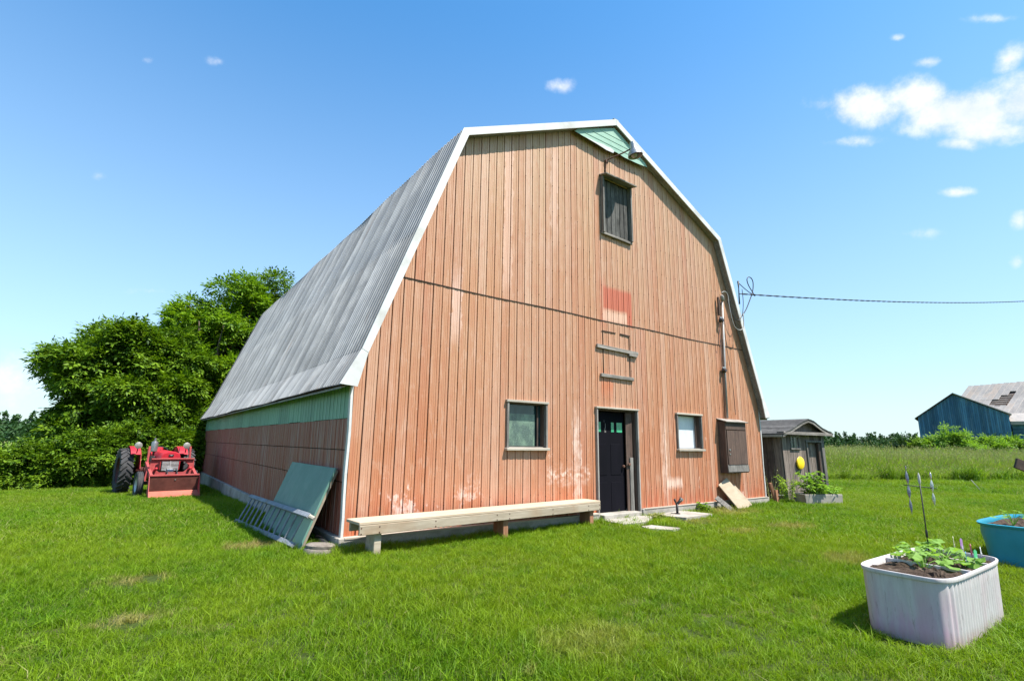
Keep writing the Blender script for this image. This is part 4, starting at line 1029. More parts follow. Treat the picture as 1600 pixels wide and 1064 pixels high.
for sx in (-1, 1):
    # fenders
    mb = MB(); arc = [R(a) for a in range(42, 150, 12)]; vs_ = []; fs_ = []
    for a_ in arc:
        for xx in (.50, .76): vs_.append((sx*xx, 1.15+math.cos(a_)*.74*-1, .66+math.sin(a_)*.74))
    for j in range(len(arc)-1): fs_.append((2*j, 2*j+1, 2*j+3, 2*j+2))
    mb.add(vs_, fs_); mb.v += []
    ff = mb.build('fender', M['tractorred'], tr); ff.modifiers.new('s', 'SOLIDIFY').thickness = .012
    MB().prism([(sx*.50, .42, .70), (sx*.50, .60, 1.18), (sx*.50, .95, 1.36), (sx*.50, 1.3, 1.36), (sx*.50, 1.3, .7)], (sx*.012, 0, 0)).build('fender_side', M['tractorred'], tr)
    # headlight on fender
    hl = MB().lathe((sx*.64, .40, 1.43), (0, -1, 0), [(0, -.09), (.06, -.07), (.095, -.01), (.10, .02), (.09, .025), (0, .03)], 18).build('headlight', M['chrome'], tr, auto=40)
    MB().tube([(sx*.64, .44, 1.33), (sx*.64, .5, 1.2)], .015, 6).build('lamp_stalk', M['black'], hl)
    # loader posts, arms, hoses
    MB().beam((sx*.54, -.70, .42), (sx*.52, -.62, 1.42), .05, .07, up=(0, 1, 0), bev=.006).build('loader_post', M['loaderred'], tr)
    MB().beam((sx*.54, -.60, .95), (sx*.54, -1.50, .62), .07, .10, bev=.006).build('loader_arm', M['loaderred'], tr)
    MB().beam((sx*.53, -1.50, .66), (sx*.55, -1.60, .30), .06, .08, up=(0, 1, 0), bev=.006).build('loader_arm', M['loaderred'], tr)
    cyl = MB().tube([(sx*.40, -.55, .60), (sx*.42, -1.40, .82)], .035, 10).build('lift_cylinder', M['tractorred'], tr, smooth=True)
    MB().tube([(sx*.62, -.2, .50), (sx*.66, -.9, .48)], .035, 8).build('side_strut', M['galv'], tr, smooth=True)
# the six-sided frame in front of the grille
FY = -1.18
pts_o = [(-.56, .62), (-.53, 1.06), (.53, 1.06), (.56, .62)]
pts_i = [(-.42, .80), (-.42, .90), (-.28, 1.01), (.28, 1.01), (.42, .90), (.42, .80), (.30, .70), (-.30, .70)]
mb = MB()
def plate(poly): mb.prism([(x, FY, z) for x, z in poly], (0, .05, 0))
plate([(-.57, .56), (-.42, .80), (-.42, .90), (-.28, 1.01), (-.53, 1.07)]); plate([(.57, .56), (.53, 1.07), (.28, 1.01), (.42, .90), (.42, .80)])
plate([(-.53, 1.07), (-.28, 1.01), (.28, 1.01), (.53, 1.07)]); plate([(-.57, .56), (.57, .56), (.42, .80), (.30, .70), (-.30, .70), (-.42, .80)])
mb.build('loader_frame', M['loaderred'], tr)
MB().box((0, FY-.01, 1.075), (1.06, .09, .035), bev=.005).build('cross_bar', M['loaderred'], tr)
for sx in (-1, 1): MB().tube([(sx*.12, -1.1, .78), (sx*.12, -1.4, .62)], .018, 6).build('hose', M['black'], tr, smooth=True)
# bucket
bk = MB()
bk.prism([(-.60, y, z) for y, z in [(-1.66, .62), (-1.62, .62), (-1.60, .20), (-1.64, .20)]], (1.2, 0, 0))
bucket = bk.build('bucket', M['bucketdark'], tr)
MB().prism([(-.60, y, z) for y, z in [(-1.64, .22), (-1.64, .20), (-2.02, .02), (-2.02, .035)]], (1.2, 0, 0)).build('bucket_floor', M['bucketlip'], bucket)
for sx in (-1, 1): MB().prism([(sx*.60, y, z) for y, z in [(-1.64, .66), (-1.64, .19), (-2.0, .02), (-1.86, .22), (-1.72, .60)]], (sx*.014, 0, 0)).build('bucket_side', M['loaderred'], bucket)
MB().box((0, -1.65, .645), (1.22, .07, .045), bev=.005).build('bucket_rim', M['loaderred'], bucket)
for k in range(12): MB().box((-.55+k*.1, -2.04, .018), (.03, .05, .014)).build('cutting_tooth', M['rustpipe'], bucket)
MB().lathe((.02, -1.665, .52), (0, -1, 0), [(0, .01), (.018, .008), (.02, 0)], 10).build('bolt', M['galv'], bucket)
# exhaust, air cleaner, wheel, seat
MB().tube([(-.33, -.20, 1.15), (-.33, -.20, 1.28)], .025, 8).build('exhaust_pipe', M['rustpipe'], tr, smooth=True)
MB().lathe((-.33, -.20, 1.24), (0, 0, 1), [(.03, 0), (.085, .03), (.09, .26), (.075, .31), (.03, .33), (.03, .42), (0, .42)], 16).build('muffler', M['galv'], tr, auto=35)
MB().box((-.34, -.1, 1.05), (.14, .22, .16), bev=.02).build('battery_box', M['black'], tr)
MB().lathe((0, .72, 1.30), (0, -.5, 1), [(.195, -.012), (.21, 0), (.195, .012), (.18, 0), (.195, -.012)], 24).build('steering_wheel', M['black'], tr, smooth=True)
MB().tube([(0, .62, 1.15), (0, .72, 1.30)], .02, 8).build('steering_column', M['black'], tr, smooth=True)
MB().box((.0, 1.25, 1.10), (.42, .38, .08), bev=.03).build('seat', M['tractorred'], tr)
MB().box((.0, 1.44, 1.25), (.42, .06, .26), Matrix.Rotation(R(-12), 3, 'X'), bev=.03).build('seat_back', M['tractorred'], tr)
for sx, y_ in ((-1, .1), (1, .05)): MB().tube([(sx*.3, y_, .9), (sx*.36, y_-.1, 1.1), (sx*.38, y_, 1.36)], .012, 6).build('control_lever', M['black'], tr, smooth=True)

# ---------------------------------------------------------------- planters
def superell(t, a_, b_, e=4.5):
    c, s_ = math.cos(t), math.sin(t)
    return a_*math.copysign(abs(c)**(2/e), c), b_*math.copysign(abs(s_)**(2/e), s_)
def tub(name, mat, parent, a_, b_, h, ribs, amp, flare=.05, e=4.5, lip=.035, bands=()):
    n = ribs*5; vs_ = []; fs_ = []
    P = [superell(2*math.pi*k/n, 1, 1, e) for k in range(n)]
    # even spacing round the outline
    dens_ = [superell(2*math.pi*k/3000, a_, b_, e) for k in range(3001)]; acc = [0]
    for p, q in zip(dens_[:-1], dens_[1:]): acc.append(acc[-1]+math.dist(p, q))
    tot = acc[-1]; ring = []; j = 0
    for k in range(n):
        L_ = tot*k/n
        while acc[j+1] < L_: j += 1
        p, q = dens_[j], dens_[j+1]; dx, dy = q[0]-p[0], q[1]-p[1]; l = math.hypot(dx, dy) or 1; tt = (L_-acc[j])/max(acc[j+1]-acc[j], 1e-9)
        ring.append((p[0]+dx*tt, p[1]+dy*tt, dy/l, -dx/l, L_))
    rows = [(0, 0, 1), (.03, .004, 1), (h*.25, None, 1), (h*.5, None, 1), (h*.75, None, 1), (h-.05, None, 1), (h-.035, None, 0)]
    lv = []
    for z, _, r_ in rows: lv.append((z, flare*z/h, r_))
    lv += [(h-.03, flare+lip*.7, 0), (h-.005, flare+lip, 0), (h, flare+lip*.8, 0), (h, flare+.0, 0), (h-.03, flare-.012, 0), (h-.12, flare-.02, 0)]
    for z, o_, r_ in lv:
        for (x, y, nx, ny_, L_) in ring:
            m_ = amp*(.12 if nx < -.45 else 1.0)*math.cos(2*math.pi*L_/tot*ribs)*r_
            band = sum(.012 for b0, b1 in bands if b0 < z < b1)
            vs_.append((x+nx*(o_+m_+band), y+ny_*(o_+m_+band), z))
    for r_ in range(len(lv)-1):
        for k in range(n): fs_.append((r_*n+k, r_*n+(k+1) % n, (r_+1)*n+(k+1) % n, (r_+1)*n+k))
    return MB().add(vs_, fs_).build(name, mat, parent, auto=50)
def soilmesh(parent, a_, b_, z, e=4.5):
    n = 44; vs_ = [(0, 0, z+.02)]; fs_ = []; R_ = 12
    for i in range(1, R_+1):
        for k in range(n):
            x, y = superell(2*math.pi*k/n, a_*i/R_, b_*i/R_, e if i > 6 else 2.5)
            vs_.append((x, y, z+random.uniform(-.012, .022)+(0 if i < R_ else -.02)))
    for k in range(n): fs_.append((0, 1+k, 1+(k+1) % n))
    for i in range(R_-1):
        for k in range(n): a0 = 1+i*n; fs_.append((a0+k, a0+n+k, a0+n+(k+1) % n, a0+(k+1) % n))
    return MB().add(vs_, fs_).build('soil', M['soil'], parent)
tank = thing('planter_tub', 'white stained ribbed tank filled with soil and young vegetables', 'planter', (3.27, -5.67, 0), R(-1))
tub('tub', M['tank'], tank, .74, .300, .50, 64, .006, .012, 6.0, .018)
soilmesh(tank, .735, .292, .462, 7.0)
for x_ in (-.12, .36): MB().box((x_, 0, .472), (.018, .60, .04), bev=.004).build('divider', M['tank'], tank)
teal = thing('planter_tub', 'bright teal round-cornered tank planter at the right edge', 'planter', (7.53, -5.62, 0), R(-3))
tub('tub', M['tealplastic'], teal, .86, .33, .52, 70, .003, .05, 4.0, .03, ((.36, .45),))
soilmesh(teal, .88, .355, .47, 4.0)

def bigleaf(size, cup=.2, lobes=5):
    """a broad lobed leaf lying along +y, attached at the origin"""
    vs_ = [(0, 0, 0), (0, size*.55, -size*cup*.2)]; k = 14
    for i in range(k):
        a_ = 2*math.pi*i/k; r_ = size*.52*(1+.16*math.cos(lobes*a_)); vs_.append((r_*math.sin(a_)*.95, size*.52-r_*math.cos(a_)*.95, -size*cup*abs(math.sin(a_))+random.uniform(-.05, .05)*size))
    fs_ = [(1, 2+i, 2+(i+1) % k) for i in range(k)]
    return vs_, fs_
LEAFM = []
for k in range(4):
    vs_, fs_ = bigleaf(1.0, random.uniform(.1, .3)); me = bpy.data.meshes.new('leaf'); me.from_pydata([v for v in vs_], [], fs_); me.materials.append(M['vegleaf']); LEAFM.append(me)
def veg(label, loc, n, size, h, spread=.12):
    t = thing('young_plant', label, 'plant', loc)
    mb = MB()
    for i in range(n):
        a_ = random.uniform(0, 6.28); r_ = random.uniform(.25, 1)*spread; hh = h*random.uniform(.4, 1)
        tip = Vector((r_*math.cos(a_), r_*math.sin(a_), hh)); mb.tube([(0, 0, -.02), tip*.5+Vector((0, 0, hh*.2)), tip], .003, 5)
        o = link('leaf', random.choice(LEAFM), t); o.location = tip; s_ = size*random.uniform(.55, 1.35); o.scale = (s_, s_, s_)
        o.rotation_euler = (random.uniform(-.5, .35), random.uniform(-.4, .4), a_-math.pi/2+random.uniform(-.5, .5))
    mb.build('stem', M['vegleaf'], t); return t
VG = 'young plants in the white tank'
veg('leafy squash seedling at the left front of the white tank', (3.10, -5.66, .455), 17, .085, .15, .15)
veg('broad-leaved seedling in the middle front of the white tank', (3.36, -5.74, .455), 19, .085, .14, .17)
veg('bushy seedling at the back of the white tank by the divider', (3.42, -5.50, .455), 17, .085, .17, .15)
veg('leafy seedling in the right half of the white tank', (3.82, -5.62, .455), 15, .08, .15, .14)
veg('trailing seedling beside the seed labels in the white tank', (3.50, -5.86, .455), 13, .07, .12, .12)
veg('tomato seedling growing in the teal tank', (7.02, -5.55, .50), 14, .06, .20, .16)
veg('small sprawling seedling at the front of the teal tank', (7.2, -5.78, .50), 9, .06, .09, .12)
def flatmat(name, c, r=.5):
    m, N, b, o = newmat(name); n = N.noise(N.add('ShaderNodeTexCoord').outputs['Object'], 40, 3, .6)
    setc(N, b, N.mix(N.mapr(n, .4, .6), c, tuple(v*.8 for v in c)), r, 0, .4); return m
tagc = {'blue': (.10, .45, .62), 'green': (.10, .50, .22), 'pink': (.62, .12, .22), 'white': (.78, .78, .76), 'purple': (.35, .20, .40), 'cream': (.72, .66, .45)}
for nm, (x_, y_, h_, rz) in {'blue': (3.42, -5.88, .13, .3), 'green': (3.53, -5.92, .14, -.4), 'pink': (3.93, -5.80, .13, .5), 'white': (3.97, -5.86, .11, .1), 'purple': (4.08, -5.70, .15, -.3), 'cream': (4.01, -5.66, .17, .2)}.items():
    lb = {'blue': 'blue plastic seed label at the front of the white tank', 'green': 'green plastic seed label beside the blue one', 'pink': 'pink seed label at the right end of the white tank', 'white': 'white seed label leaning over the tank rim', 'purple': 'purple seed label at the far right of the tank', 'cream': 'tall cream seed label at the right end of the tank'}[nm]
    t = thing('seed_label', lb, 'plant label', (x_, y_, .455), rz)
    m_ = flatmat('label_'+nm, tagc[nm]); w_ = .034
    MB().box((0, 0, .02), (.012, .003, .06)).build('stake', M['galv'], t)
    MB().prism([(-w_/2, 0, .04), (w_/2, 0, .04), (w_/2, .0, h_), (0, 0, h_+.015), (-w_/2, 0, h_)], (0, .003, 0)).build('card', m_, t)
    MB().box((0, -.003, h_*.55), (w_*.7, .002, h_*.18)).build('print', flatmat('label_print_'+nm, tuple(.3+.5*v for v in tagc[nm])), t)
# wind spinner
sp = thing('wind_spinner', 'garden wind spinner on a black stake in the white tank', 'wind spinner', (3.74, -5.53, .43))
MB().tube([(0, 0, 0), (0, 0, .72)], .0055, 8).build('stake', M['black'], sp, smooth=True)
MB().lathe((0, 0, .20), (0, 0, 1), [(.0055, 0), (.010, .01), (.010, .06), (.0055, .075)], 10).build('stake_joint', M['black'], sp, auto=40)
MB().lathe((0, 0, .70), (0, 0, 1), [(.009, 0), (.012, .02), (.010, .07), (.003, .10), (0, .105)], 10).build('finial', M['white'], sp, auto=40)
dr = Vector(cr); dr.z = 0; dr.normalize()
dr = Vector((.80, -.60, 0)).normalized()
MB().tube([-dr*.155+Vector((0, 0, .685)), dr*.155+Vector((0, 0, .655))], .004, 6).build('cross_bar', M['black'], sp, smooth=True)
def ribbon(c, h, w, turns, mat):
    vs_ = []; fs_ = []; n = 36
    for i in range(n+1):
        t = i/n; a_ = t*turns*2*math.pi; ww = w*(.25+.75*abs(math.sin(math.pi*t))**.4)*.5
        z = c[2]+h*(t-.5); dx, dy = math.cos(a_)*ww, math.sin(a_)*ww
        vs_ += [(c[0]-dx, c[1]-dy, z), (c[0]+dx, c[1]+dy, z)]
    for i in range(n): fs_.append((2*i, 2*i+1, 2*i+3, 2*i+2))
    o = MB().add(vs_, fs_).build('twisted_blade', mat, sp, smooth=True); o.modifiers.new('s', 'SOLIDIFY').thickness = .0015
ribbon(tuple(-dr*.115+Vector((0, 0, .635))), .46, .028, 1.7, wornmat('purple_foil', (.16, .16, .26), (.36, .36, .48), 20, .3, .5, (1, 1, 3)))
ribbon(tuple(dr*.115+Vector((0, 0, .645))), .32, .028, 1.3, wornmat('silver_foil', (.35, .38, .42), (.7, .72, .74), 20, .3, .6, (1, 1, 3)))

# trough planter by the shed, with weeds
tro = thing('trough_planter', 'grey concrete trough overgrown with tall weeds before the shed', 'planter', (12.25, -.86, 0), R(-28))
mb = MB(); 
for c_, d_ in (((0, -.20, .13), (1.05, .05, .28)), ((0, .20, .13), (1.05, .05, .28)), ((-.50, 0, .13), (.05, .348, .28)), ((.50, 0, .13), (.05, .348, .28))): mb.box(c_, d_, None, .01, (1.03, 1.0))
mb.build('trough', M['planterstone'], tro)
MB().box((0, 0, .12), (.94, .34, .2)).build('soil', M['soil'], tro)
def weed(label, loc, n, h, spread, leafl, mat, cat='weed', name='weed_clump', arch=.5):
    t = thing(name, label, cat, loc); mb = MB(); Bs = []; Ds = []
    for i in range(n):
        a_ = random.uniform(0, 6.28); r0 = random.uniform(0, spread*.4); hh = h*random.uniform(.5, 1.1)
        base = Vector((r0*math.cos(a_), r0*math.sin(a_), -.03)); tip = base+Vector((math.cos(a_)*spread*random.uniform(.3, 1), math.sin(a_)*spread*random.uniform(.3, 1), hh))
        midp = (base+tip)/2+Vector((0, 0, hh*.18)); mb.tube([base, midp, tip], [.006, .004, .002], 4)
        for k in range(12):
            tt = .2+.8*k/11; p = base.lerp(midp, tt*2) if tt < .5 else midp.lerp(tip, tt*2-1)
            Bs.append(p); q = random.uniform(0, 6.28); Ds.append(Vector((math.cos(q), math.sin(q), random.uniform(-.3, .7))))
    mb.build('stem', mat, t)
    B_ = np.array([tuple(v) for v in Bs]); D_ = unit(np.array([tuple(v) for v in Ds])); S_ = unit(np.cross(D_, np.array([0, 0, 1.0])+rng.normal(0, .3, D_.shape)))
    V, F = leaf_quads(B_, D_, S_, rng.uniform(.6, 1.2, len(B_))*leafl, np.full(len(B_), leafl*.34), .35)
    link('leaves', fast_mesh('leaves', V, F, mat), t); return t
weed('tall leafy weeds growing out of the concrete trough', (12.18, -.82, .2), 34, .62, .34, .15, M['bushlight'])
weed('low bright weeds at the right of the concrete trough', (12.55, -1.02, .2), 26, .28, .26, .10, M['vegleaf'])
weed('pale tall weed at the shed corner left of the trough', (11.75, -.32, 0), 20, .75, .25, .10, M['meadow'])
weed('dry dark weed stalks in the gap between shed and barn', (11.95, .25, 0), 12, .95, .35, .05, M['seed'])
weed('small weed tuft at the wall between slab and plywood', (8.05, -.28, 0), 16, .22, .15, .10, M['leafB'])
weed('small weed tuft beside the concrete slab corner', (6.25, -.35, 0), 10, .16, .15, .07, M['seed'])
# thin fallen cable at the shed
gw = loopwire([(11.4, -.05, .30), (11.6, -.0, .26), (11.9, .05, .18), (12.2, .0, .16)], .008, 'ground_wire', M['whitecable']); tag(gw, 'thin pale wire hanging between barn corner and shed', 'wire')
# dark tilted board at the right frame edge, thin white stick in the grass
tb = thing('tilted_board', 'dark weathered plank end tilted in the tall grass at right', 'board', (27.2, -2.2, 0))
MB().beam((.0, 0, .95), (1.5, -1.2, .18), .10, .42, up=(0, 0, 1), bev=.01).build('plank', M['darkwood'], tb)
MB().beam((1.0, -.75, -.05), (1.0, -.75, .6), .08, .08, up=(0, 1, 0), bev=.01).build('support', M['darkwood'], tb)
ws = thing('marker_stick', 'thin pale stick poking up in the lawn before the tall grass', 'stick', (21.6, -2.2, 0))
MB().tube([(0, 0, 0), (-.25, .2, .42)], .012, 6).build('stick', M['whitecable'], ws, smooth=True)

# ---------------------------------------------------------------- far blue barn and grey barn
def far(P0, rz, label, name): return thing(name, label, 'barn', P0, rz)
_c = CAM+(cf+cr*((1437-800)/797.13)-cu*((670-532)/797.13))*55
BX = (_c.x, _c.y, 0)
bb = far(BX, 0, 'weathered blue plank barn with low gable beyond the meadow', 'blue_barn')
# front gable runs from (0,0) to (7.3,-5.4) in plan
fx = Vector((.225, -.974, 0)); FL = 7.12; fx.normalize(); fyv = Vector((-fx.y, fx.x, 0))
bb.rotation_euler = (0, 0, math.atan2(fx.y, fx.x))
pk = FL*.44
def fz(x): return 4.85+(7.15-4.85)*x/pk if x < pk else 7.15-(7.15-4.95)*(x-pk)/(FL-pk)
nbd = 46
for k in range(nbd):
    xa, xb = FL*k/nbd, FL*(k+1)/nbd-.015
    for (za, zf, dy) in ((0, 3.1, 0), (3.1, None, -.03)):
        zA = (zf or fz(xa)-.05)+random.uniform(-.04, .04)*(1 if zf else 0); zB = (zf or fz(xb)-.05)
        if random.random() < .03 and zf: za += .8
        MB().prism([(xa, dy+random.uniform(-.02, .02), za), (xb, dy, za), (xb, dy, zB), (xa, dy, zA)], (0, .03, 0)).build('wall_board', M['bluewood'], bb)
DEP = 14
MB().box((FL/2, DEP/2+.2, 2.2), (FL-.1, DEP-.3, 4.3)).build('inner_wall', M['core'], bb)
MB().box((-.02, DEP/2, 2.2), (.05, DEP, 4.4)).build('side_wall', M['bluewood'], bb)
for (xa, za), (xb, zb) in (((-.3, 4.62), (pk, 7.2)), ((pk, 7.2), (FL+.2, 4.88))):
    MB().prism([(xa, -.25, za), (xb, -.25, zb), (xb, -.25, zb+.09), (xa, -.25, za+.09)], (0, DEP+.4, 0)).build('roof', M['farmetal'] if xa > 0 else M['darkwood'], bb)
MB().prism([(0.1, .15, 4.2), (FL-.1, .15, 4.4), (pk, .15, 6.7)], (0, .05, 0)).build('gable_backing', M['core'], bb)
_a = CAM+(cf+cr*((1513-800)/797.13)-cu*((605-532)/797.13))*68; _b = CAM+(cf+cr*((1600-800)/797.13)-cu*((597-532)/797.13))*62.5
gxv = Vector((_b.x-_a.x, _b.y-_a.y, 0)).normalized(); gyv = Vector((-gxv.y, gxv.x, 0)); GA = tuple(Vector((_a.x, _a.y, 0))-gyv*2.4)
gb = thing('grey_barn', 'old barn with rusty tin roof and a hole, behind the blue barn', 'barn', GA, math.atan2(gxv.y, gxv.x))
GL = 22; zr = 9.7; ze = 5.3; depth_ = 5.6
nsh = 34
hole = (4.0, 5.6)
for k in range(nsh):
    xa, xb = GL*k/nsh, GL*(k+1)/nsh+.01; mid = (xa+xb)/2
    def rp(t): return (depth_*t-3.2, ze+(zr-ze)*t)
    segs = [(0, .5), (.5, 1)] if not hole[0] < mid < hole[1] else ([(0, .30), (.62+.1*((mid-hole[0]) > .9), 1)] if mid > hole[0]+.6 else [(0, .34), (.50, 1)])
    for t0, t1 in segs:
        y0, z0 = rp(t0); y1, z1 = rp(t1); s_ = random.uniform(0, .03)
        MB().prism([(xa, y0, z0+s_), (xa+.05, y0, z0+.07+s_), (xb-.05, y0, z0+.02+s_), (xb, y0, z0+s_)], (0, y1-y0, z1-z0)).build('roof_sheet', M['farmetal'], gb)
MB().prism([(0, -3.1, ze-.12), (0, depth_-3.2, zr-.12), (0, 2*depth_-3.2, ze-.12)], (GL, 0, 0)).build('roof_frame', M['darkwood'], gb)
for k in range(7): 
    y0, z0 = (depth_*(.28+.06*k)-3.2, ze+(zr-ze)*(.28+.06*k)); MB().box((4.8, y0, z0-.04), (1.7, .12, .05), Matrix.Rotation(math.atan2(zr-ze, depth_), 3, 'X')).build('purlin', M['greywoodh'], gb)
MB().box((GL/2, depth_-3.2, ze/2), (GL-.2, 2*depth_-.6, ze-.2)).build('wall', M['bluewood'], gb)
lt = thing('lean_to', 'low lean-to with pale tin roof joined right of the blue barn', 'shed', tuple(Vector(BX)+fx*(FL+.15)+fyv*.4), math.atan2(fx.y, fx.x))
MB().box((4, 1.3, 1.9), (8, 1.6, 3.8)).build('wall', M['bluewood'], lt)
for k in range(9): MB().box((4, .46+.0*k, .4+k*.42), (8.02, .05, .37)).build('wall_board', M['bluewood'], lt)
MB().prism([(-.1, .1, 4.15), (-.1, 2.6, 5.1), (-.1, 2.6, 5.2), (-.1, .1, 4.28)], (8.4, 0, 0)).build('roof', M['farmetal'], lt)
MB().prism([(-.1, -.0, 3.95), (-.1, .09, 3.95), (-.1, .09, 4.28), (-.1, .0, 4.28)], (8.4, 0, 0)).build('fascia', M['farmetal'], lt)

# bushes in front of the far barns
def at(px_, depth, z=0.0):
    d_ = cf+cr*((px_-800)/797.13)-cu*((690-532)/797.13); p = CAM+d_*depth; return (p.x, p.y, z)
BG = 'bushes along the foot of the far barns'
bl = ['low dark bush at the left of the blue barn', 'second low bush left of the blue barn corner', 'small round bush before the blue barn left half', 'large bright yellow-green bush before the blue barn', 'bright bush right of the largest one', 'dark bush before the blue barn right half', 'pale bush near the blue barn right corner', 'last pale bush at the right frame edge']
for i, (px_, dp, h_, w_, mt) in enumerate(((1418, 50, 2.5, 1.6, 'leafD'), (1446, 48, 2.4, 1.5, 'leafA'), (1466, 47, 2.6, 1.2, 'bushlight'), (1482, 46, 3.3, 1.7, 'bushlight'), (1505, 46, 2.7, 1.8, 'bushlight'), (1535, 49, 2.6, 1.6, 'leafD'), (1550, 46, 2.5, 1.5, 'bushlight'), (1592, 46, 2.6, 1.9, 'bushlight'))):
    p = at(px_, dp); t = thing('bush', bl[i], 'bush', p, 0, BG)
    crown('foliage', [(0, 0, h_*.45, w_, w_*.8, h_*.5), (.4, 0, h_*.65, w_*.6, w_*.6, h_*.3)], 30, 1300, M[mt], t, leaf=.22, lw=.10, length=.4, leaflets=5, cr_=(.3, .6), flat=.7)
    mb = MB(); mb.tube([(0, 0, -.1), (.1, 0, h_*.5), (.3, 0, h_*.8)], [.07, .05, .02], 5); mb.build('stem', M['bark'], t)
# far tree line, right and left
def treeline(name, label, p0, p1, n, h0, h1, w):
    Vs = []; Fs = []; off = 0; p0 = np.array(p0); p1 = np.array(p1)
    for i in range(n):
        t = rng.random(); c = p0+(p1-p0)*t+rng.normal(0, 1, 3)*np.array([3, 3, 0]); h = rng.uniform(h0, h1); r_ = rng.uniform(.6, 1.2)*w
        m_ = 150; conic = rng.random() < .35
        u = rng.random(m_); ang = rng.uniform(0, 2*np.pi, m_); rad = r_*(1-u if conic else np.sqrt(np.clip(1-(2*u-1)**2, 0, 1)))*(.5 if conic else 1)
        B_ = np.stack([c[0]+np.cos(ang)*rad, c[1]+np.sin(ang)*rad, u*h*(1.25 if conic else 1)], 1)
        D_ = unit(rng.normal(0, 1, (m_, 3))+np.array([0, 0, .4])); S_ = unit(np.cross(D_, rng.normal(0, 1, (m_, 3))))
        V, F = leaf_quads(B_, D_, S_, rng.uniform(.6, 1.3, m_)*.9, np.full(m_, .6), .2); Vs.append(V); Fs.append(F+off); off += len(V)
    o = link(name, fast_mesh(name, np.concatenate(Vs), np.concatenate(Fs), M['leafD'])); o['kind'] = 'stuff'; o['label'] = label; o['category'] = 'trees'; return o
treeline('distant_woods', 'dark green line of distant woods on the right horizon', (150, 175, 0), (330, 30, 0), 800, 3.6, 6.6, 4.5)
treeline('distant_woods', 'dark distant woods at the left edge of the horizon', (-75, 150, 0), (10, 190, 0), 200, 3.8, 6.0, 4.0)

# ---------------------------------------------------------------- grass made of instanced tufts
def tuft_obj(name, n, spread, h, w, mat, lean=.35, segs=2, seeds=False):
    b = np.zeros((n, 3)); a_ = rng.uniform(0, 2*np.pi, n); r_ = spread*np.sqrt(rng.random(n)); b[:, 0] = r_*np.cos(a_); b[:, 1] = r_*np.sin(a_); b[:, 2] = -.01
    hh = h*rng.uniform(.45, 1.15, n); la = rng.uniform(0, 2*np.pi, n); ln = lean*rng.uniform(.1, 1.6, n)
    d = np.stack([np.cos(la)*ln, np.sin(la)*ln, np.ones(n)], 1); sa = rng.uniform(0, 2*np.pi, n); s = np.stack([np.cos(sa), np.sin(sa), np.zeros(n)], 1)*w/2
    m1 = b+d*np.array([.5, .5, 1])*(hh*.6)[:, None]; tip = b+d*hh[:, None]*np.array([1.5, 1.5, 1])
    V = np.stack([b-s, b+s, m1-s*.8, m1+s*.8, tip-s*.12, tip+s*.12], 1).reshape(-1, 3)
    i0 = np.arange(n)*6; F = np.concatenate([np.stack([i0, i0+1, i0+3, i0+2], 1), np.stack([i0+2, i0+3, i0+5, i0+4], 1)])
    me = fast_mesh(name, V, F, mat)
    if seeds:
        k = n//3; tp = tip[:k]; dd = unit(d[:k]); ss = unit(np.cross(dd, rng.normal(0, 1, (k, 3))))
        V2, F2 = leaf_quads(tp-dd*.03, dd, ss, np.full(k, .13), np.full(k, .022), .2)
        V2b, F2b = leaf_quads(tp-dd*.03, dd, unit(np.cross(dd, ss)), np.full(k, .13), np.full(k, .022), .2)
        V = np.concatenate([V, V2, V2b]); F = np.concatenate([F, F2+n*6, F2b+n*6+len(V2)])
        me = fast_mesh(name, V, F, mat); me.materials.append(M['seed']); mi = np.zeros(len(F), dtype=np.int32); mi[2*n:] = 1; me.polygons.foreach_set('material_index', mi)
    return bpy.data.objects.new(name, me)
def scatter(name, pts, scl, tufts, label, cat='grass'):
    n = len(pts); me = bpy.data.meshes.new(name); me.vertices.add(n); me.vertices.foreach_set('co', pts.astype(np.float32).ravel())
    at_ = me.attributes.new('rot', 'FLOAT_VECTOR', 'POINT'); rot = np.stack([rng.normal(0, .12, n), rng.normal(0, .12, n), rng.uniform(0, 6.283, n)], 1); at_.data.foreach_set('vector', rot.astype(np.float32).ravel())
    at_ = me.attributes.new('scl', 'FLOAT_VECTOR', 'POINT'); at_.data.foreach_set('vector', scl.astype(np.float32).ravel())
    o = link(name, me, kind='stuff', label=label, category=cat)
    g = bpy.data.node_groups.new(name, 'GeometryNodeTree'); g.interface.new_socket('Geometry', in_out='INPUT', socket_type='NodeSocketGeometry'); g.interface.new_socket('Geometry', in_out='OUTPUT', socket_type='NodeSocketGeometry')
    N = NT(g); gi = N.add('NodeGroupInput'); go = N.add('NodeGroupOutput')
    join = N.add('GeometryNodeJoinGeometry')
    for t in tufts:
        oi = N.add('GeometryNodeObjectInfo', {'Object': t, 'As Instance': True}); N.l.new(oi.outputs['Geometry'], join.inputs[0])
    iop = N.add('GeometryNodeInstanceOnPoints', {'Points': gi.outputs[0], 'Instance': join.outputs[0], 'Pick Instance': True})
    r = N.add('GeometryNodeInputNamedAttribute', data_type='FLOAT_VECTOR'); r.inputs[0].default_value = 'rot'
    s = N.add('GeometryNodeInputNamedAttribute', data_type='FLOAT_VECTOR'); s.inputs[0].default_value = 'scl'
    N.l.new(r.outputs[0], iop.inputs['Rotation']); N.l.new(s.outputs[0], iop.inputs['Scale']); N.l.new(iop.outputs[0], go.inputs[0])
    m_ = o.modifiers.new('tufts', 'NODES'); m_.node_group = g; return o

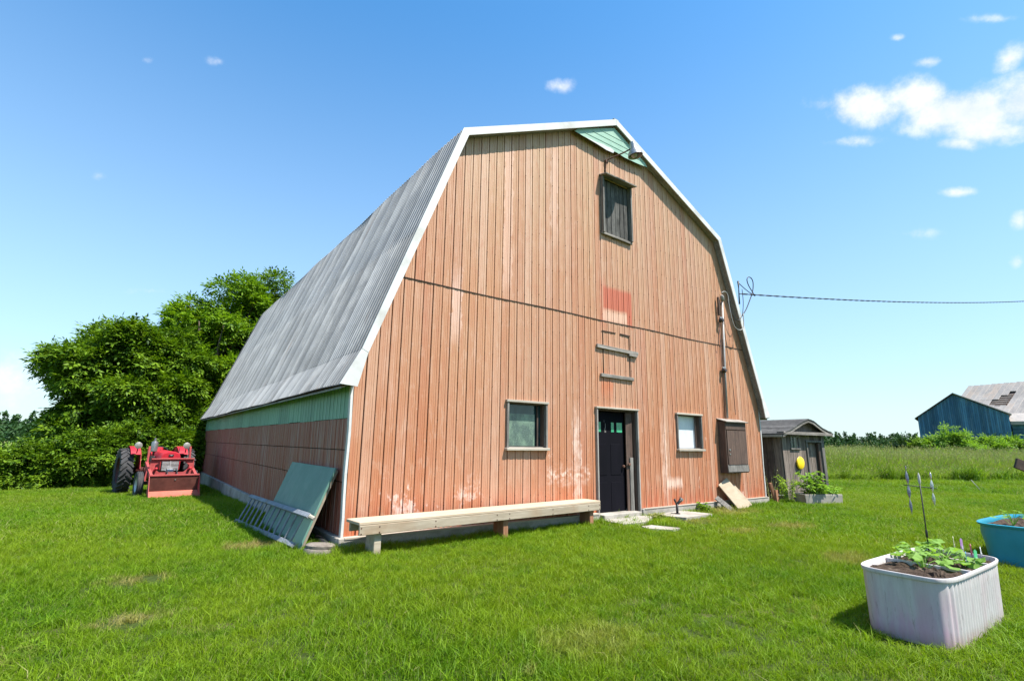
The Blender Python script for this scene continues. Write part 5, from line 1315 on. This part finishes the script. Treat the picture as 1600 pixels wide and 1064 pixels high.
def vnoise(x, y, s, seed=0):
    r_ = np.random.default_rng(seed); out = 0
    for k in range(5):
        a_ = r_.uniform(0, 6.28); f = s*r_.uniform(.6, 1.8); out = out+np.sin(x*math.cos(a_)*f+y*math.sin(a_)*f+r_.uniform(0, 6.28))
    return out/5
def lawn_points(n, r0, r1, az0, az1):
    """random points in a ring sector about the photographer"""
    r_ = np.sqrt(rng.uniform(r0*r0, r1*r1, n)); a_ = np.radians(rng.uniform(az0, az1, n)); x = CAM.x+r_*np.sin(a_); y = CAM.y+r_*np.cos(a_); return x, y
FLD_P = np.array([24.0, 3.3]); FLD_D = np.array([.868, -.496]); FLD_N = np.array([.496, .868])
def field_d(x, y): return (x-FLD_P[0])*FLD_N[0]+(y-FLD_P[1])*FLD_N[1]+.5*np.sin((x-y)*.35)
SLABS = [(6.9, -.47, .52, .34), (5.2, -1.2, .36, .36), (5.5, -.38, .6, .25)]
def keep(x, y, margin=0.0):
    k = ~((x > -.07) & (x < W+.07) & (y > -.09) & (y < L+.1))
    k &= ~((x > 12.3) & (x < 14.4) & (y > -.2) & (y < 2.2))
    for cx, cy, a_, b_ in ((3.27, -5.67, .785, .335), (7.53, -5.62, .93, .38)): k &= ~(((x-cx)/a_)**4+((y-cy)/b_)**4 < 1)
    for cx, cy, a_, b_ in SLABS: k &= ~(((x-cx)/a_)**4+((y-cy)/b_)**4 < 1)
    k &= field_d(x, y) < .5
    k &= ~((x < -.2) & (y > 18.5))
    return k
tA = [tuft_obj('grass_tuft', 42, .085, h, w, M['grass'], ln) for h, w, ln in ((.056, .0046, .6), (.068, .0050, .7), (.048, .0046, .85), (.080, .0054, .55))]
tB = [tuft_obj('grass_tuft', 60, .17, h, w, M['grass'], ln) for h, w, ln in ((.070, .008, .6), (.08, .009, .65), (.062, .008, .7))]
bare = ((-.95, .85, .40), (-2.25, -.45, .28), (-2.35, -1.9, .25), (6.5, -1.0, .35), (8.7, -.6, .35))
def lawn(name, n, r0, r1, az0, az1, tufts, base, label):
    x, y = lawn_points(n, r0, r1, az0, az1); k = keep(x, y)
    dm = .70+.22*vnoise(x, y, 3.0, 3)+.16*vnoise(x, y, 11.0, 21)
    for bx_, by_, br_ in bare: dm = np.where(np.hypot(x-bx_, y-by_) < br_*(1+.3*vnoise(x, y, 9, 5)), .12, dm)
    k &= rng.random(n) < dm+.1; x, y = x[k], y[k]
    s = base*(1+.28*vnoise(x, y, 1.3, 1))*rng.uniform(.75, 1.25, len(x)); hgt = s*(1+.35*vnoise(x, y, .8, 2))
    # unmown fringe along walls
    edge = ((np.abs(y+.2) < .22) & (x > -.3) & (x < 11.3)) | ((np.abs(x+.15) < .2) & (y > 0)) | ((np.abs(x-3.27) < .95) & (np.abs(y+5.67) < .45))
    hgt = np.where(edge, hgt*np.where(y < -3, .75, 1.5), hgt)
    pts = np.stack([x, y, gz_np(x, y)], 1); return scatter(name, pts, np.stack([s, s, hgt], 1), tufts, label)
lawn('lawn_grass', 40000, .6, 9.5, -40, 125, tA, 1.0, 'short bright green lawn around the barn')
lawn('lawn_grass', 60000, 9.3, 24, -32, 112, tB, 1.0, 'lawn farther off towards trees and meadow')
lawn('lawn_grass', 34000, 24, 46, -25, 105, tB, 1.5, 'farthest strip of lawn before the meadow')
# longer tufts dotted through the lawn
tC = [tuft_obj('grass_tuft', 26, .05, h, .0065, M['grass'], .5) for h in (.085, .10)]
x, y = lawn_points(1700, .8, 16, -40, 120); k = keep(x, y) & (vnoise(x, y, 1.1, 9) > -.1); x, y = x[k], y[k]; s = rng.uniform(.6, 1.2, len(x))
scatter('long_grass', np.stack([x, y, gz_np(x, y)], 1), np.stack([s, s, s], 1), tC, 'longer grass tufts dotted through the lawn')

tW2 = []
for q_ in range(3):
    n_ = 16; a_ = rng.uniform(0, 6.28, n_); b_ = np.stack([np.cos(a_), np.sin(a_), np.zeros(n_)], 1)*rng.uniform(0, .03, n_)[:, None]; d_ = unit(np.stack([np.cos(a_), np.sin(a_), rng.uniform(.25, 1.1, n_)], 1)); s_ = unit(np.cross(d_, np.array([0, 0, 1.0])))
    V, F = leaf_quads(b_, d_, s_, rng.uniform(.03, .055, n_), np.full(n_, .016), .4); tW2.append(bpy.data.objects.new('lawn_weed', fast_mesh('lawn_weed', V, F, M['leafB'])))
x, y = lawn_points(1500, .8, 13, -40, 120); k = keep(x, y) & (vnoise(x, y, 2.2, 14) > .05); x, y = x[k], y[k]; s = rng.uniform(.6, 1.3, len(x))
scatter('lawn_weeds', np.stack([x, y, gz_np(x, y)+.01], 1), np.stack([s, s, s], 1), tW2, 'small broad-leaved weeds scattered in the lawn', 'weeds')

# tall meadow to the right
tM = [tuft_obj('meadow_tuft', 46, .22, h, w, M['meadow'], .28, seeds=sd) for h, w, sd in ((.95, .014, True), (1.1, .013, True), (.75, .02, False), (.85, .016, True))]
def meadow(n, d0, d1, l0, l1, base, label):
    u = rng.uniform(l0, l1, n); v = rng.uniform(d0, d1, n); x = FLD_P[0]+FLD_D[0]*u+FLD_N[0]*v; y = FLD_P[1]+FLD_D[1]*u+FLD_N[1]*v
    k = (field_d(x, y) > 0) & (x < 64); x, y = x[k], y[k]
    s = base*rng.uniform(.8, 1.2, len(x)); fr = np.clip(field_d(x, y)/1.6, .45, 1); hgt = s*fr*(1+.16*vnoise(x, y, .7, 6)+.08*vnoise(x, y, 3, 8))
    return scatter('meadow_grass', np.stack([x, y, np.zeros(len(x))], 1), np.stack([s, s, hgt], 1), tM, label, 'tall grass')
meadow(11000, 0, 6, -16, 30, 1.0, 'front edge of the tall seeding meadow on the right')
meadow(24000, 6, 46, -34, 50, 1.15, 'tall seeding meadow stretching back to the far barns')
tW = [tuft_obj('dark_weed', 60, .3, .65, .03, M['leafA'], .5), tuft_obj('dark_weed', 60, .3, .5, .035, M['leafB'], .5)]
u = rng.uniform(-14, 26, 420); v = rng.uniform(-.2, 1.4, 420); k = vnoise(u*2, v, .9, 4) > -.05; u, v = u[k], v[k]
x = FLD_P[0]+FLD_D[0]*u+FLD_N[0]*v; y = FLD_P[1]+FLD_D[1]*u+FLD_N[1]*v; s = rng.uniform(.6, 1.2, len(x))
scatter('meadow_weeds', np.stack([x, y, np.zeros(len(x))], 1), np.stack([s, s, s], 1), tW, 'dark leafy weeds along the front of the meadow', 'weeds')
tY = [tuft_obj('yellow_weed', 50, .25, .75, .035, M['yellowflower'], .35)]
c = np.array(at(1560, 32)[:2]); x = c[0]+rng.normal(0, 1.3, 90); y = c[1]+rng.normal(0, .9, 90); s = rng.uniform(.6, 1.1, 90)
scatter('yellow_flowers', np.stack([x, y, np.zeros(90)], 1), np.stack([s, s, s*1.1], 1), tY, 'patch of yellow-flowering weeds in the meadow edge', 'flowers')
# field beyond the lawn on the left
x = rng.uniform(-40, -5.5, 5200); y = rng.uniform(18.5, 46, 5200); k = y > 18.5+np.abs(x+6)*.0; x, y = x[k], y[k]; s = rng.uniform(.8, 1.3, len(x))
scatter('meadow_grass', np.stack([x, y, gz_np(x, y)], 1), np.stack([s, s, s*.9], 1), tM, 'rough tall grass at the far left behind the trees', 'tall grass')

print('objects', len(bpy.data.objects))
